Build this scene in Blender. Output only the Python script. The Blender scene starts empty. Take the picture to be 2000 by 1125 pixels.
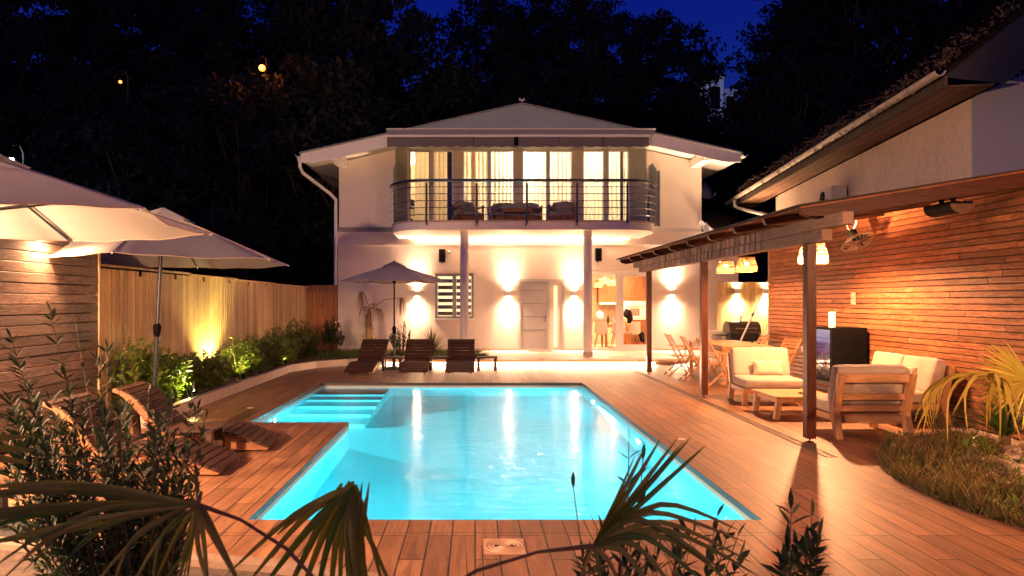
import bpy, math, random
from mathutils import Vector, Matrix, noise as mnoise
sc = bpy.context.scene
V = Vector
PI = math.pi
R = math.radians
# ---------------------------------------------------------------- camera
EYE = 1.65; F = 1333.0; CX = 928.0; CY = 588.0
cd = bpy.data.cameras.new('camera'); cam = bpy.data.objects.new('camera', cd)
sc.collection.objects.link(cam); sc.camera = cam
cam.location = (0, 0, EYE); cam.rotation_euler = (PI/2, 0, 0)
cd.sensor_width = 36; cd.lens = 36*F/2000
cd.shift_x = (1000-CX)/2000; cd.shift_y = (CY-562.5)/2000
cd.clip_start = .05; cd.clip_end = 500
cd.dof.use_dof = True; cd.dof.focus_distance = 13; cd.dof.aperture_fstop = 6.3
# ---------------------------------------------------------------- world: deep blue dusk
w = bpy.data.worlds.new('World'); sc.world = w; w.use_nodes = True
nt = w.node_tree; nt.nodes.clear()
wo = nt.nodes.new('ShaderNodeOutputWorld'); bg = nt.nodes.new('ShaderNodeBackground')
tc = nt.nodes.new('ShaderNodeTexCoord'); sp = nt.nodes.new('ShaderNodeSeparateXYZ'); cr = nt.nodes.new('ShaderNodeValToRGB')
nt.links.new(tc.outputs['Generated'], sp.inputs[0]); nt.links.new(sp.outputs['Z'], cr.inputs[0])
nt.links.new(cr.outputs[0], bg.inputs[0]); nt.links.new(bg.outputs[0], wo.inputs[0])
cr.color_ramp.elements[0].position = 0.0; cr.color_ramp.elements[0].color = (.006, .022, .150, 1)
cr.color_ramp.elements[1].position = .75; cr.color_ramp.elements[1].color = (.001, .0045, .085, 1)
e = cr.color_ramp.elements.new(.40); e.color = (.0016, .0055, .112, 1)
bg.inputs[1].default_value = .58
sc.view_settings.view_transform = 'Standard'; sc.view_settings.look = 'None'
sc.view_settings.exposure = 1.5; sc.view_settings.gamma = 1
sc.cycles.use_denoising = True
sc.cycles.sample_clamp_indirect = 4; sc.cycles.sample_clamp_direct = 0
sc.cycles.max_bounces = 8; sc.cycles.transparent_max_bounces = 16
sc.cycles.caustics_reflective = False; sc.cycles.caustics_refractive = False
sc.cycles.blur_glossy = .5
WARM = (1, .49, .24); WARM2 = (1, .57, .33); ORANGE = (1, .42, .18); YEL = (1, .76, .22); CYAN = (.09, .80, .92)

def P(px, py, Y):
    return V(((px-CX)*Y/F, Y, EYE+(CY-py)*Y/F))
def G(px, py, z=0):
    Y = (EYE-z)*F/(py-CY); return V(((px-CX)*Y/F, Y, z))
# ---------------------------------------------------------------- helpers
COL = sc.collection
ABS = {}
class MB:
    def __init__(s): s.v = []; s.f = []
    def add(s, vs, fs, M=None):
        n = len(s.v)
        if M is not None: vs = [M @ V(p) for p in vs]
        s.v += [tuple(p) for p in vs]; s.f += [tuple(i+n for i in f) for f in fs]; return s
    def box(s, x0, x1, y0, y1, z0, z1, M=None):
        return s.add([(x0,y0,z0),(x1,y0,z0),(x1,y1,z0),(x0,y1,z0),(x0,y0,z1),(x1,y0,z1),(x1,y1,z1),(x0,y1,z1)],
            [(3,2,1,0),(4,5,6,7),(0,1,5,4),(1,2,6,5),(2,3,7,6),(3,0,4,7)], M)
    def beam(s, a, b, wd, h, up=(0,0,1)):
        a = V(a); b = V(b); d = b-a; L = d.length; d.normalize(); u = V(up)
        x = d.cross(u)
        if x.length < 1e-4: x = d.cross(V((0,1,0)))
        x.normalize(); z = x.cross(d)
        M = Matrix(((x.x,d.x,z.x,a.x),(x.y,d.y,z.y,a.y),(x.z,d.z,z.z,a.z),(0,0,0,1)))
        return s.box(-wd/2, wd/2, 0, L, -h/2, h/2, M)
    def tube(s, pts, r, n=8, caps=True):
        pts = [V(p) for p in pts]; m = len(pts)
        rs = r if isinstance(r, (list, tuple)) else [r]*m
        vs = []; fs = []; prev = None
        for i, p in enumerate(pts):
            d = (pts[min(i+1,m-1)]-pts[max(i-1,0)]).normalized()
            if prev is None:
                x = d.cross(V((0,0,1)))
                if x.length < .01: x = d.cross(V((0,1,0)))
            else: x = prev - d*prev.dot(d)
            x.normalize(); prev = x; y = d.cross(x)
            for k in range(n):
                a = 2*PI*k/n; vs.append(p+(x*math.cos(a)+y*math.sin(a))*rs[i])
        for i in range(m-1):
            for k in range(n):
                a = i*n+k; b = i*n+(k+1)%n; fs.append((a, b, b+n, a+n))
        if caps: fs.append(tuple(range(n))[::-1]); fs.append(tuple((m-1)*n+k for k in range(n)))
        return s.add(vs, fs)
    def lathe(s, prof, n=24, M=None, closed=False):
        vs = []; fs = []
        for (r, z) in prof:
            for k in range(n):
                a = 2*PI*k/n; vs.append((r*math.cos(a), r*math.sin(a), z))
        for i in range(len(prof)-1):
            for k in range(n):
                a = i*n+k; b = i*n+(k+1)%n; fs.append((a, b, b+n, a+n))
        if closed:
            fs.append(tuple(range(n))[::-1]); fs.append(tuple((len(prof)-1)*n+k for k in range(n)))
        return s.add(vs, fs, M)
    def prism(s, poly, a, b, axis='Z'):
        n = len(poly)
        if axis == 'Z': vs = [(x,y,a) for x,y in poly]+[(x,y,b) for x,y in poly]
        elif axis == 'Y': vs = [(x,a,z) for x,z in poly]+[(x,b,z) for x,z in poly]
        else: vs = [(a,y,z) for y,z in poly]+[(b,y,z) for y,z in poly]
        fs = [tuple(range(n))[::-1], tuple(range(n, 2*n))]+[(i,(i+1)%n,(i+1)%n+n,i+n) for i in range(n)]
        return s.add(vs, fs)
    def sheet(s, poly, z):
        return s.add([(x,y,z) for x,y in poly], [tuple(range(len(poly)))])
    def leaf(s, p, d, nrm, L, W, fold=.25, curl=.15):
        p = V(p); d = V(d).normalized(); x = d.cross(V(nrm))
        if x.length < .01: x = d.cross(V((1,0,0)))
        x.normalize(); z = x.cross(d)
        ts = [(0,.05),(.3,.8),(.6,.9),(1,0)]; vs = []
        for t, ww in ts:
            c = p+d*L*t - z*(curl*L*t*t)
            vs += [c - x*W/2*ww + z*fold*W*ww*.5, c, c + x*W/2*ww + z*fold*W*ww*.5]
        fs = []
        for i in range(3):
            a = i*3; fs += [(a,a+1,a+4,a+3),(a+1,a+2,a+5,a+4)]
        return s.add(vs, fs)
    def ribbon(s, pts, ws, nrm=(0,0,1), fold=.3):
        pts = [V(p) for p in pts]; m = len(pts); vs = []; fs = []
        for i, p in enumerate(pts):
            d = (pts[min(i+1,m-1)]-pts[max(i-1,0)]).normalized(); x = d.cross(V(nrm))
            if x.length < .02: x = d.cross(V((.3,1,0)))
            x.normalize(); z = x.cross(d)
            vs += [p-x*ws[i]/2+z*ws[i]*fold, p, p+x*ws[i]/2+z*ws[i]*fold]
        for i in range(m-1):
            a = i*3; fs += [(a,a+1,a+4,a+3),(a+1,a+2,a+5,a+4)]
        return s.add(vs, fs)
    def mesh(s, name):
        me = bpy.data.meshes.new(name); me.from_pydata(s.v, [], s.f); me.update(); return me

def build(name, mb, m, parent=None, world=False, smooth=False, bevel=0, seg=2, label=None, fixn=True):
    me = mb.mesh(name)
    if fixn:
        import bmesh
        bm = bmesh.new(); bm.from_mesh(me); bmesh.ops.recalc_face_normals(bm, faces=bm.faces); bm.to_mesh(me); bm.free()
    o = bpy.data.objects.new(name, me); COL.objects.link(o); me.materials.append(m)
    if smooth:
        for p in me.polygons: p.use_smooth = True
        if smooth != 'all':
            try: me.set_sharp_from_angle(angle=R(38))
            except Exception: pass
    if bevel:
        b = o.modifiers.new('bevel', 'BEVEL'); b.width = bevel; b.segments = seg; b.limit_method = 'ANGLE'; b.harden_normals = False
    pa = V((0,0,0))
    if parent is not None:
        o.parent = parent; pa = ABS.get(parent.name, V((0,0,0)))
        if world: o.location = -pa; ABS[o.name] = V((0,0,0))
        else: ABS[o.name] = pa.copy()
    else: ABS[o.name] = V((0,0,0))
    if label: o['label'] = label
    return o
def tag(o, label=None, cat=None, group=None, kind=None):
    if label: o['label'] = label
    if cat: o['category'] = cat
    if group: o['group'] = group
    if kind: o['kind'] = kind
    return o
def thing(name, label, cat, loc=(0,0,0), rz=0, group=None):
    o = bpy.data.objects.new(name, None); COL.objects.link(o); o.location = loc; o.rotation_euler = (0,0,rz)
    o.empty_display_size = .2; ABS[o.name] = V(loc); return tag(o, label, cat, group)
def solo(name, mb, m, label, cat, group=None, kind=None, **k):
    xs = [p[0] for p in mb.v]; ys = [p[1] for p in mb.v]; zs = [p[2] for p in mb.v]
    c = V(((min(xs)+max(xs))/2, (min(ys)+max(ys))/2, min(zs)))
    mb.v = [(p[0]-c.x, p[1]-c.y, p[2]-c.z) for p in mb.v]
    o = build(name, mb, m, **k); o.location = c; ABS[o.name] = c
    return tag(o, label, cat, group, kind)
def struct(name, mb, m, label=None, **k):
    o = build(name, mb, m, **k); o['kind'] = 'structure'
    if label: o['label'] = label
    return o
def copy_tree(o, loc=None, rz=None, label=None, parent=None, scale=None):
    c = o.copy(); COL.objects.link(c)
    if parent is not None: c.parent = parent
    if loc is not None: c.location = loc
    if rz is not None: c.rotation_euler = (0,0,rz)
    if scale is not None: c.scale = (scale,)*3
    if label: c['label'] = label
    for ch in [x for x in KIDS(o)]: copy_tree(ch, parent=c)
    return c
def KIDS(o): return list(o.children)
def light(kind, name, loc, energy, color, size=.05, parent=None, to=None, spot=None, blend=.5, size_y=None, shape=None, spread=None):
    ld = bpy.data.lights.new(name, kind); o = bpy.data.objects.new(name, ld); COL.objects.link(o)
    ld.energy = energy; ld.color = color
    if kind == 'AREA':
        ld.size = size
        if size_y: ld.shape = 'RECTANGLE'; ld.size_y = size_y
        if shape: ld.shape = shape
        if spread: ld.spread = spread
    else: ld.shadow_soft_size = size
    if kind == 'SPOT': ld.spot_size = spot or R(90); ld.spot_blend = blend
    o.location = loc
    if to is not None: o.rotation_euler = (V(to)-V(loc)).to_track_quat('-Z', 'Y').to_euler()
    if parent is not None:
        o.parent = parent; o.location = V(loc)-ABS.get(parent.name, V((0,0,0)))
    return o
# ---------------------------------------------------------------- materials
def M0(name):
    m = bpy.data.materials.new(name); m.use_nodes = True; n = m.node_tree; b = n.nodes['Principled BSDF']; return m, n, b
def mixc(n, f, a, b, mode='MIX'):
    x = n.nodes.new('ShaderNodeMix'); x.data_type = 'RGBA'; x.blend_type = mode
    for i, val in ((0, f), (6, a), (7, b)):
        if hasattr(val, 'is_output'): n.links.new(val, x.inputs[i])
        elif i == 0: x.inputs[0].default_value = val
        else: x.inputs[i].default_value = (*val, 1) if len(val) == 3 else val
    return x.outputs[2]
def coords(n, scale=(1,1,1), rot=(0,0,0)):
    t = n.nodes.new('ShaderNodeTexCoord'); mp = n.nodes.new('ShaderNodeMapping')
    mp.inputs['Scale'].default_value = scale; mp.inputs['Rotation'].default_value = rot
    n.links.new(t.outputs['Object'], mp.inputs[0]); return mp.outputs[0]
def noise(n, vec, scale=5, detail=4, rough=.55, dist=0):
    x = n.nodes.new('ShaderNodeTexNoise'); n.links.new(vec, x.inputs['Vector'])
    x.inputs['Scale'].default_value = scale; x.inputs['Detail'].default_value = detail
    x.inputs['Roughness'].default_value = rough; x.inputs['Distortion'].default_value = dist; return x.outputs['Fac']
def ramp(n, fac, stops):
    x = n.nodes.new('ShaderNodeValToRGB'); n.links.new(fac, x.inputs[0]); els = x.color_ramp.elements
    while len(els) < len(stops): els.new(.5)
    for e_, (p, c) in zip(els, stops): e_.position = p; e_.color = (*c, 1) if len(c) == 3 else c
    return x.outputs[0]
def bump(n, b, h, strength=.3, dist=.01):
    x = n.nodes.new('ShaderNodeBump'); x.inputs['Strength'].default_value = strength; x.inputs['Distance'].default_value = dist
    n.links.new(h, x.inputs['Height']); n.links.new(x.outputs[0], b.inputs['Normal']); return x
def math_(n, op, a, b=None):
    x = n.nodes.new('ShaderNodeMath'); x.operation = op
    for i, v_ in enumerate((a, b)):
        if v_ is None: continue
        if hasattr(v_, 'is_output'): n.links.new(v_, x.inputs[i])
        else: x.inputs[i].default_value = v_
    return x.outputs[0]
def plain(name, c, rough=.5, metal=0, var=.12, nscale=6, bmp=0, bscale=60):
    m, n, b = M0(name)
    f = noise(n, coords(n), nscale, 5)
    d = tuple(x*(1-var) for x in c); l = tuple(min(1, x*(1+var)) for x in c)
    n.links.new(ramp(n, f, [(.3, d), (.7, l)]), b.inputs['Base Color'])
    b.inputs['Roughness'].default_value = rough; b.inputs['Metallic'].default_value = metal
    if bmp: bump(n, b, noise(n, coords(n), bscale, 4), bmp, .01)
    return m
def emit(name, c, s):
    m, n, b = M0(name); b.inputs['Base Color'].default_value = (.8,.8,.8,1)
    b.inputs['Emission Color'].default_value = (*c, 1); b.inputs['Emission Strength'].default_value = s; return m
def wood(name, dark, light_, axis='X', rough=.5, island=.35, ring=1.0, weather=0, bmp=.25, grey=(.16,.15,.14)):
    m, n, b = M0(name)
    st = {'X': (1.2, 14, 14), 'Y': (14, 1.2, 14), 'Z': (14, 14, 1.2)}[axis]
    ge = n.nodes.new('ShaderNodeNewGeometry'); rnd = ge.outputs['Random Per Island']
    co = coords(n, st)
    va = n.nodes.new('ShaderNodeVectorMath'); va.operation = 'ADD'; n.links.new(co, va.inputs[0])
    cb = n.nodes.new('ShaderNodeCombineXYZ'); mm = math_(n, 'MULTIPLY', rnd, 37.0)
    for i in range(3): n.links.new(mm, cb.inputs[i])
    n.links.new(cb.outputs[0], va.inputs[1]); vec = va.outputs[0]
    g = noise(n, vec, 1.1, 6, .6, .8*ring); fine = noise(n, vec, 7, 3, .6, .2)
    wv = n.nodes.new('ShaderNodeMath'); wv.operation = 'SINE'; n.links.new(math_(n, 'MULTIPLY', g, 42.0), wv.inputs[0])
    k = math_(n, 'ADD', math_(n, 'MULTIPLY', wv.outputs[0], .16), math_(n, 'ADD', math_(n, 'MULTIPLY', g, .55), math_(n, 'MULTIPLY', fine, .35)))
    c = ramp(n, k, [(.22, dark), (.72, light_)])
    v = math_(n, 'ADD', math_(n, 'MULTIPLY', rnd, 2*island), 1-island)
    hs = n.nodes.new('ShaderNodeHueSaturation'); n.links.new(v, hs.inputs['Value']); n.links.new(c, hs.inputs['Color'])
    c = hs.outputs[0]
    if weather:
        wf = ramp(n, noise(n, coords(n, tuple(.3*q for q in st)), 1.3, 5, .7), [(.45, (0,0,0)), (.62, (weather,)*3)])
        c = mixc(n, wf, c, grey)
    n.links.new(c, b.inputs['Base Color'])
    n.links.new(math_(n, 'ADD', math_(n, 'MULTIPLY', fine, .25), rough-.12), b.inputs['Roughness'])
    bump(n, b, k, bmp, .004); b.inputs['Specular IOR Level'].default_value = .25
    return m
def leafm(name, c1, c2, rough=.5, trans=.25, back=None):
    m, n, b = M0(name)
    ge = n.nodes.new('ShaderNodeNewGeometry')
    col = ramp(n, ge.outputs['Random Per Island'], [(.0, c1), (1, c2)])
    n.links.new(col, b.inputs['Base Color']); b.inputs['Roughness'].default_value = rough
    tr = n.nodes.new('ShaderNodeBsdfTranslucent'); n.links.new(col, tr.inputs[0])
    mx = n.nodes.new('ShaderNodeMixShader'); mx.inputs[0].default_value = trans
    n.links.new(b.outputs[0], mx.inputs[1]); n.links.new(tr.outputs[0], mx.inputs[2])
    n.links.new(mx.outputs[0], n.nodes['Material Output'].inputs[0]); return m
def glassm(name, tint=(1,1,1), rough=.02, ior=1.5):
    m = bpy.data.materials.new(name); m.use_nodes = True; n = m.node_tree; n.nodes.clear()
    o = n.nodes.new('ShaderNodeOutputMaterial'); t = n.nodes.new('ShaderNodeBsdfTransparent'); g = n.nodes.new('ShaderNodeBsdfGlossy')
    fr = n.nodes.new('ShaderNodeFresnel'); fr.inputs[0].default_value = ior; mx = n.nodes.new('ShaderNodeMixShader')
    t.inputs[0].default_value = (*tint, 1); g.inputs['Roughness'].default_value = rough
    n.links.new(fr.outputs[0], mx.inputs[0]); n.links.new(t.outputs[0], mx.inputs[1]); n.links.new(g.outputs[0], mx.inputs[2])
    n.links.new(mx.outputs[0], o.inputs[0]); return m
def fabric(name, c, trans=0, rough=.9, sc_=220):
    m, n, b = M0(name)
    co = coords(n); f1 = noise(n, co, 3, 4); f2 = noise(n, co, sc_, 2)
    d = tuple(x*.86 for x in c)
    n.links.new(ramp(n, f1, [(.3, d), (.7, c)]), b.inputs['Base Color']); b.inputs['Roughness'].default_value = rough
    b.inputs['Sheen Weight'].default_value = .2
    hm = math_(n, 'ADD', math_(n, 'MULTIPLY', f2, .15), noise(n, co, 9, 3))
    bump(n, b, hm, .25, .012)
    if trans:
        tr = n.nodes.new('ShaderNodeBsdfTranslucent'); tr.inputs[0].default_value = (*c, 1)
        mx = n.nodes.new('ShaderNodeMixShader'); mx.inputs[0].default_value = trans
        n.links.new(b.outputs[0], mx.inputs[1]); n.links.new(tr.outputs[0], mx.inputs[2])
        n.links.new(mx.outputs[0], n.nodes['Material Output'].inputs[0])
    return m
def deckm(name, c1, c2, mortar, bw=1.2, bh=.163, rough=.46, joint=None, off=.37):
    m, n, b = M0(name)
    t = n.nodes.new('ShaderNodeTexCoord'); s_ = n.nodes.new('ShaderNodeSeparateXYZ'); n.links.new(t.outputs['Object'], s_.inputs[0])
    cb = n.nodes.new('ShaderNodeCombineXYZ'); n.links.new(s_.outputs[1], cb.inputs[0]); n.links.new(s_.outputs[0], cb.inputs[1])
    br = n.nodes.new('ShaderNodeTexBrick'); n.links.new(cb.outputs[0], br.inputs['Vector'])
    br.offset = off; br.offset_frequency = 3; br.squash = 1
    br.inputs['Color1'].default_value = (0,0,0,1); br.inputs['Color2'].default_value = (1,1,1,1); br.inputs['Mortar'].default_value = (.5,.5,.5,1)
    br.inputs['Scale'].default_value = 1; br.inputs['Mortar Size'].default_value = .0055; br.inputs['Mortar Smooth'].default_value = .15
    br.inputs['Brick Width'].default_value = bw; br.inputs['Row Height'].default_value = bh; br.inputs['Bias'].default_value = 0
    pr = n.nodes.new('ShaderNodeSeparateColor'); n.links.new(br.outputs['Color'], pr.inputs[0]); rnd = pr.outputs[0]
    co = coords(n, (16, 1.4, 1))
    va = n.nodes.new('ShaderNodeVectorMath'); va.operation = 'ADD'; n.links.new(co, va.inputs[0])
    c2b = n.nodes.new('ShaderNodeCombineXYZ'); mm = math_(n, 'MULTIPLY', rnd, 23.0)
    n.links.new(mm, c2b.inputs[0]); n.links.new(mm, c2b.inputs[1]); n.links.new(c2b.outputs[0], va.inputs[1])
    g = noise(n, va.outputs[0], 1.0, 7, .62, .9); fine = noise(n, va.outputs[0], 6, 4, .6)
    k = math_(n, 'ADD', math_(n, 'MULTIPLY', g, .65), math_(n, 'MULTIPLY', fine, .35))
    c = ramp(n, k, [(.34, c1), (.64, c2)])
    big = noise(n, coords(n), .9, 4, .6)
    val = math_(n, 'ADD', math_(n, 'MULTIPLY', rnd, .5), math_(n, 'ADD', math_(n, 'MULTIPLY', big, .6), .45))
    hs = n.nodes.new('ShaderNodeHueSaturation'); n.links.new(val, hs.inputs['Value']); n.links.new(c, hs.inputs['Color'])
    fac = br.outputs['Fac']
    if joint is not None:
        j = math_(n, 'MULTIPLY', math_(n, 'LESS_THAN', math_(n, 'ABSOLUTE', math_(n, 'SUBTRACT', s_.outputs[1], joint)), .004), math_(n, 'LESS_THAN', s_.outputs[0], 2.4))
        fac = math_(n, 'MAXIMUM', fac, j)
    n.links.new(mixc(n, fac, hs.outputs[0], mortar), b.inputs['Base Color'])
    n.links.new(math_(n, 'ADD', math_(n, 'MULTIPLY', k, .35), rough-.15), b.inputs['Roughness'])
    h = math_(n, 'SUBTRACT', math_(n, 'MULTIPLY', k, .25), fac)
    bump(n, b, h, .5, .004)
    return m
def plaster(name, c, bscale=45, bs=.25, stain=.0):
    m, n, b = M0(name)
    co = coords(n); f = noise(n, co, .8, 5, .6)
    d = tuple(x*.93 for x in c); col = ramp(n, f, [(.3, d), (.7, c)])
    if stain:
        s1 = ramp(n, noise(n, coords(n, (2.4, 2.4, 1.3)), 1.2, 8, .8), [(.50, (0,0,0)), (.70, (stain*.6,)*3)])
        s2 = ramp(n, noise(n, coords(n, (1,1,.5)), 26, 5, .8), [(.56, (0,0,0)), (.64, (stain,)*3)])
        col = mixc(n, s1, col, tuple(x*.55 for x in c)); col = mixc(n, s2, col, tuple(x*.3 for x in c))
    n.links.new(col, b.inputs['Base Color']); b.inputs['Roughness'].default_value = .85
    bump(n, b, noise(n, co, bscale, 5, .65), bs, .012)
    return m
MT = {}
MT['plaster'] = plaster('white_plaster', (.80,.71,.64), 38, .4, .16)
MT['upper'] = plaster('upper_plaster', (.80,.73,.66), bs=.2, stain=.14)
MT['white'] = plain('white_paint', (.80,.79,.76), .45, var=.04)
MT['whitemetal'] = plain('white_metal', (.72,.72,.72), .35, var=.04)
MT['grey'] = plain('grey_paint', (.22,.21,.20), .5, var=.08)
MT['greyframe'] = plain('grey_frame', (.24,.245,.25), .4, var=.08)
MT['taupe'] = plain('taupe_wall', (.56,.49,.41), .8, var=.06, bmp=.15)
MT['roofsheet'] = plain('roof_sheet', (.20,.21,.23), .5, var=.15)
MT['gable'] = plain('gable_sheet', (.30,.40,.38), .55, var=.10, nscale=1.2)  # teal in the base colour stands for light thrown up by the pool
MT['steel'] = plain('brushed_steel', (.55,.54,.53), .28, 1, var=.1)
MT['chrome'] = plain('chrome_rail', (.5,.5,.52), .18, 1, var=.05)
MT['darkrail'] = plain('dark_rail', (.06,.07,.09), .3, .6)
MT['black'] = plain('black_plastic', (.006,.006,.007), .5, var=.2); MT['black'].node_tree.nodes['Principled BSDF'].inputs['Specular IOR Level'].default_value = .03
MT['blackmatte'] = plain('black_matte', (.02,.019,.018), .6, var=.2)
MT['gunmetal'] = plain('gunmetal_pole', (.05,.05,.065), .35, .5)
MT['deck'] = deckm('wood_look_deck', (.13,.056,.026), (.38,.18,.085), (.014,.009,.008), joint=4.86)
MT['terrace'] = deckm('terrace_stone', (.62,.54,.46), (.74,.66,.57), (.45,.38,.32), bw=.9, bh=.6, off=0)
MT['kerb'] = plain('kerb_stone', (.50,.41,.34), .7, var=.12, nscale=9, bmp=.3)
MT['soil'] = plain('soil', (.075,.05,.035), .95, var=.4, nscale=14, bmp=1, bscale=30)
MT['slatR'] = wood('red_cedar_slats', (.13,.040,.016), (.42,.175,.075), 'Y', .50, .30, 2.0, weather=.35, grey=(.10,.03,.014))
MT['slatL'] = wood('aged_brown_slats', (.09,.058,.044), (.28,.20,.155), 'Y', .5, .40, 1.6, weather=.75, grey=(.12,.095,.08))
MT['fence'] = wood('tan_fence_boards', (.56,.38,.18), (.82,.64,.36), 'Z', .55, .20, .8, weather=.45, grey=(.26,.20,.13))
MT['fencer'] = wood('red_fence_boards', (.26,.10,.035), (.42,.20,.08), 'Z', .55, .18, .8)
MT['post'] = wood('red_brown_post', (.045,.011,.005), (.11,.028,.013), 'Z', .4, .1, .8)
MT['postg'] = wood('weathered_beam', (.24,.15,.10), (.40,.28,.20), 'Y', .6, .15, 1.2, weather=.75, grey=(.24,.21,.18))
MT['rafter'] = wood('dark_red_rafter', (.03,.008,.004), (.08,.022,.011), 'X', .5, .2)
MT['lounger'] = wood('dark_lounger_wood', (.028,.012,.008), (.08,.034,.021), 'Y', .6, .25)
MT['teak'] = wood('light_teak', (.36,.17,.07), (.56,.31,.15), 'X', .5, .12)
MT['teakz'] = wood('light_teak_upright', (.36,.17,.07), (.56,.31,.15), 'Z', .5, .12)
MT['walnut'] = wood('walnut', (.14,.055,.025), (.30,.13,.06), 'Z', .45, .15)
MT['cushion'] = fabric('cream_cushion', (.44,.35,.27))
MT['pillow'] = fabric('beige_pillow', (.58,.44,.32))
MT['greycush'] = fabric('grey_cushion', (.26,.25,.19))
MT['canopy'] = fabric('umbrella_canvas', (.47,.44,.38), trans=.16)
MT['valance'] = fabric('awning_canvas', (.17,.155,.15))
MT['curtain'] = fabric('white_curtain', (.86,.80,.66), trans=.75, sc_=60)
MT['curtaind'] = fabric('dark_blue_curtain', (.03,.045,.12))
MT['glass'] = glassm('window_glass')
MT['glassg'] = glassm('side_glass', (.72,.80,.74), .03, 1.6)
MT['redtile'] = plain('red_roof_tile', (.012,.009,.008), .95, var=.4, nscale=8, bmp=.4, bscale=20)
MT['redtile'].node_tree.nodes['Principled BSDF'].inputs['Specular IOR Level'].default_value = 0.0
MT['laurel'] = leafm('laurel_leaf', (.055,.12,.015), (.20,.28,.045), .35, .3)
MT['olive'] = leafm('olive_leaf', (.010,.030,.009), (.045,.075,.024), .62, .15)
MT['tree'] = leafm('tree_leaf', (.003,.006,.003), (.014,.020,.009), .8, .15)
MT['palm'] = leafm('palm_leaf', (.04,.09,.010), (.20,.14,.028), .5, .35)
MT['palmy'] = leafm('yellow_palm_leaf', (.28,.22,.03), (.48,.36,.06), .45, .3)
MT['palmdry'] = leafm('dry_palm_leaf', (.20,.11,.055), (.40,.26,.15), .8, .2)
MT['grass'] = leafm('grass_blade', (.03,.042,.008), (.12,.085,.022), .7, .25)
MT['grassg'] = leafm('green_grass_blade', (.03,.075,.012), (.09,.14,.025), .55, .3)
MT['ivy'] = leafm('ivy_leaf', (.03,.025,.012), (.14,.085,.045), .7, .1)
MT['bark'] = plain('bark', (.07,.05,.035), .9, var=.4, nscale=12, bmp=.8, bscale=30)
MT['stem'] = plain('plant_stem', (.10,.06,.03), .6, var=.3)
MT['petiole'] = plain('palm_petiole', (.12,.06,.025), .5, var=.3)
MT['pebble'] = plain('pale_pebble', (.55,.45,.34), .8, var=.35, nscale=20)
MT['led'] = emit('led_strip', (1,.74,.42), 14)
MT['bulb'] = emit('warm_bulb', (1,.66,.32), 40)
MT['hill'] = plain('dark_hill', (.012,.014,.008), .95, var=.4, nscale=1)
MT['curtainp'] = fabric('pink_curtain', (.62,.42,.30), trans=.5, sc_=60)
MT['lside'] = wood('lounger_side', (.20,.085,.04), (.38,.17,.08), 'Y', .45, .1)
MT['straw'] = leafm('straw_blade', (.16,.10,.03), (.42,.28,.10), .7, .3)
MT['frost'] = plain('frosted_panel', (.50,.54,.44), .3, var=.1)
# ================================================================ ground, pool, terrace
PX0, PX1, PY0, PY1, PEX, PNY = -1.715, 2.165, 5.15, 13.80, -3.08, 9.29
dk = MB()
for poly in ([(-6,-3),(7,-3),(7,PY0),(-6,PY0)], [(-6,PY0),(PX0,PY0),(PX0,PNY),(-6,PNY)], [(-6,PNY),(PEX,PNY),(PEX,PY1),(-6,PY1)],
             [(PX1,PY0),(7,PY0),(7,PY1),(PX1,PY1)], [(-6,PY1),(10,PY1),(10,21.2),(-6,21.2)], [(7,-3),(10,-3),(10,PY1),(7,PY1)]):
    dk.sheet(poly, 0)
struct('pool_deck', dk, MT['deck'], fixn=False)
gr = MB()
gr.sheet([(-120,-40),(120,-40),(120,-3),(-120,-3)], -.03); gr.sheet([(-120,-3),(-6,-3),(-6,26),(-120,26)], -.03); gr.sheet([(10,-3),(120,-3),(120,26),(10,26)], -.03)
gr.sheet([(-6,21.2),(10,21.2),(10,26),(-6,26)], -.03)
struct('ground', gr, MT['soil'], fixn=False)
def HS(x): return 33-7*max(0, min(1, (x-8)/10))
hl = MB(); NX = 48; NY = 20; vs = []; fs = []
for j in range(NY+1):
    for i in range(NX+1):
        x = -110+220*i/NX; y = 25+75*j/NY; t = (y-25)/75
        z = -.05+ HS(x)*(t**.85)*(1+.12*math.sin(x*.06)) + (1.2*mnoise.noise(V((x*.1,y*.1,0))) if j else 0)
        z -= max(0, 1-abs(x-16)/16)*3*t
        vs.append((x,y,z))
for j in range(NY):
    for i in range(NX):
        a = j*(NX+1)+i; fs.append((a,a+1,a+NX+2,a+NX+1))
hl.add(vs, fs); struct('hillside', hl, MT['hill'], smooth='all')
def hz(x, y):
    t = max(0, (y-25)/75); return HS(x)*(t**.85)*(1+.12*math.sin(x*.06)) - max(0, 1-abs(x-16)/16)*3*t
# pool basin
m, n, b = M0('pool_liner')
b.inputs['Base Color'].default_value = (.50,.86,.88,1); b.inputs['Roughness'].default_value = .5
bump(n, b, noise(n, coords(n), 2.5, 3), .15, .02)
n.links.new(ramp(n, noise(n, coords(n), .6, 3), [(.35, (.36,.78,.84)), (.65, (.62,.90,.92))]), b.inputs['Base Color'])
MT['liner'] = m
FZ = -1.25
bs = MB()
bs.box(PX0-.25, PX1+.25, PY0-.25, PY1+.25, FZ-.2, FZ)
bs.box(PEX-.25, PX0-.25, PNY-.25, PY1+.25, FZ-.2, FZ)
for (x0,x1,y0,y1) in ((PX0-.2,PX0,PY0-.2,PNY-.2), (PEX-.2,PX0,PNY-.2,PNY), (PEX-.2,PEX,PNY,PY1), (PEX-.2,PX1+.2,PY1,PY1+.2), (PX1,PX1+.2,PY0-.2,PY1), (PX0,PX1,PY0-.2,PY0)):
    bs.box(x0,x1,y0,y1,FZ,-.125)
for (y0,y1,z) in ((12.9,13.8,-.26),(12.42,12.9,-.44),(11.85,12.42,-.62),(11.25,11.85,-.80),(10.6,11.25,-.98)):
    bs.box(PEX, PX0+.0, y0, y1, FZ, z)
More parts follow.
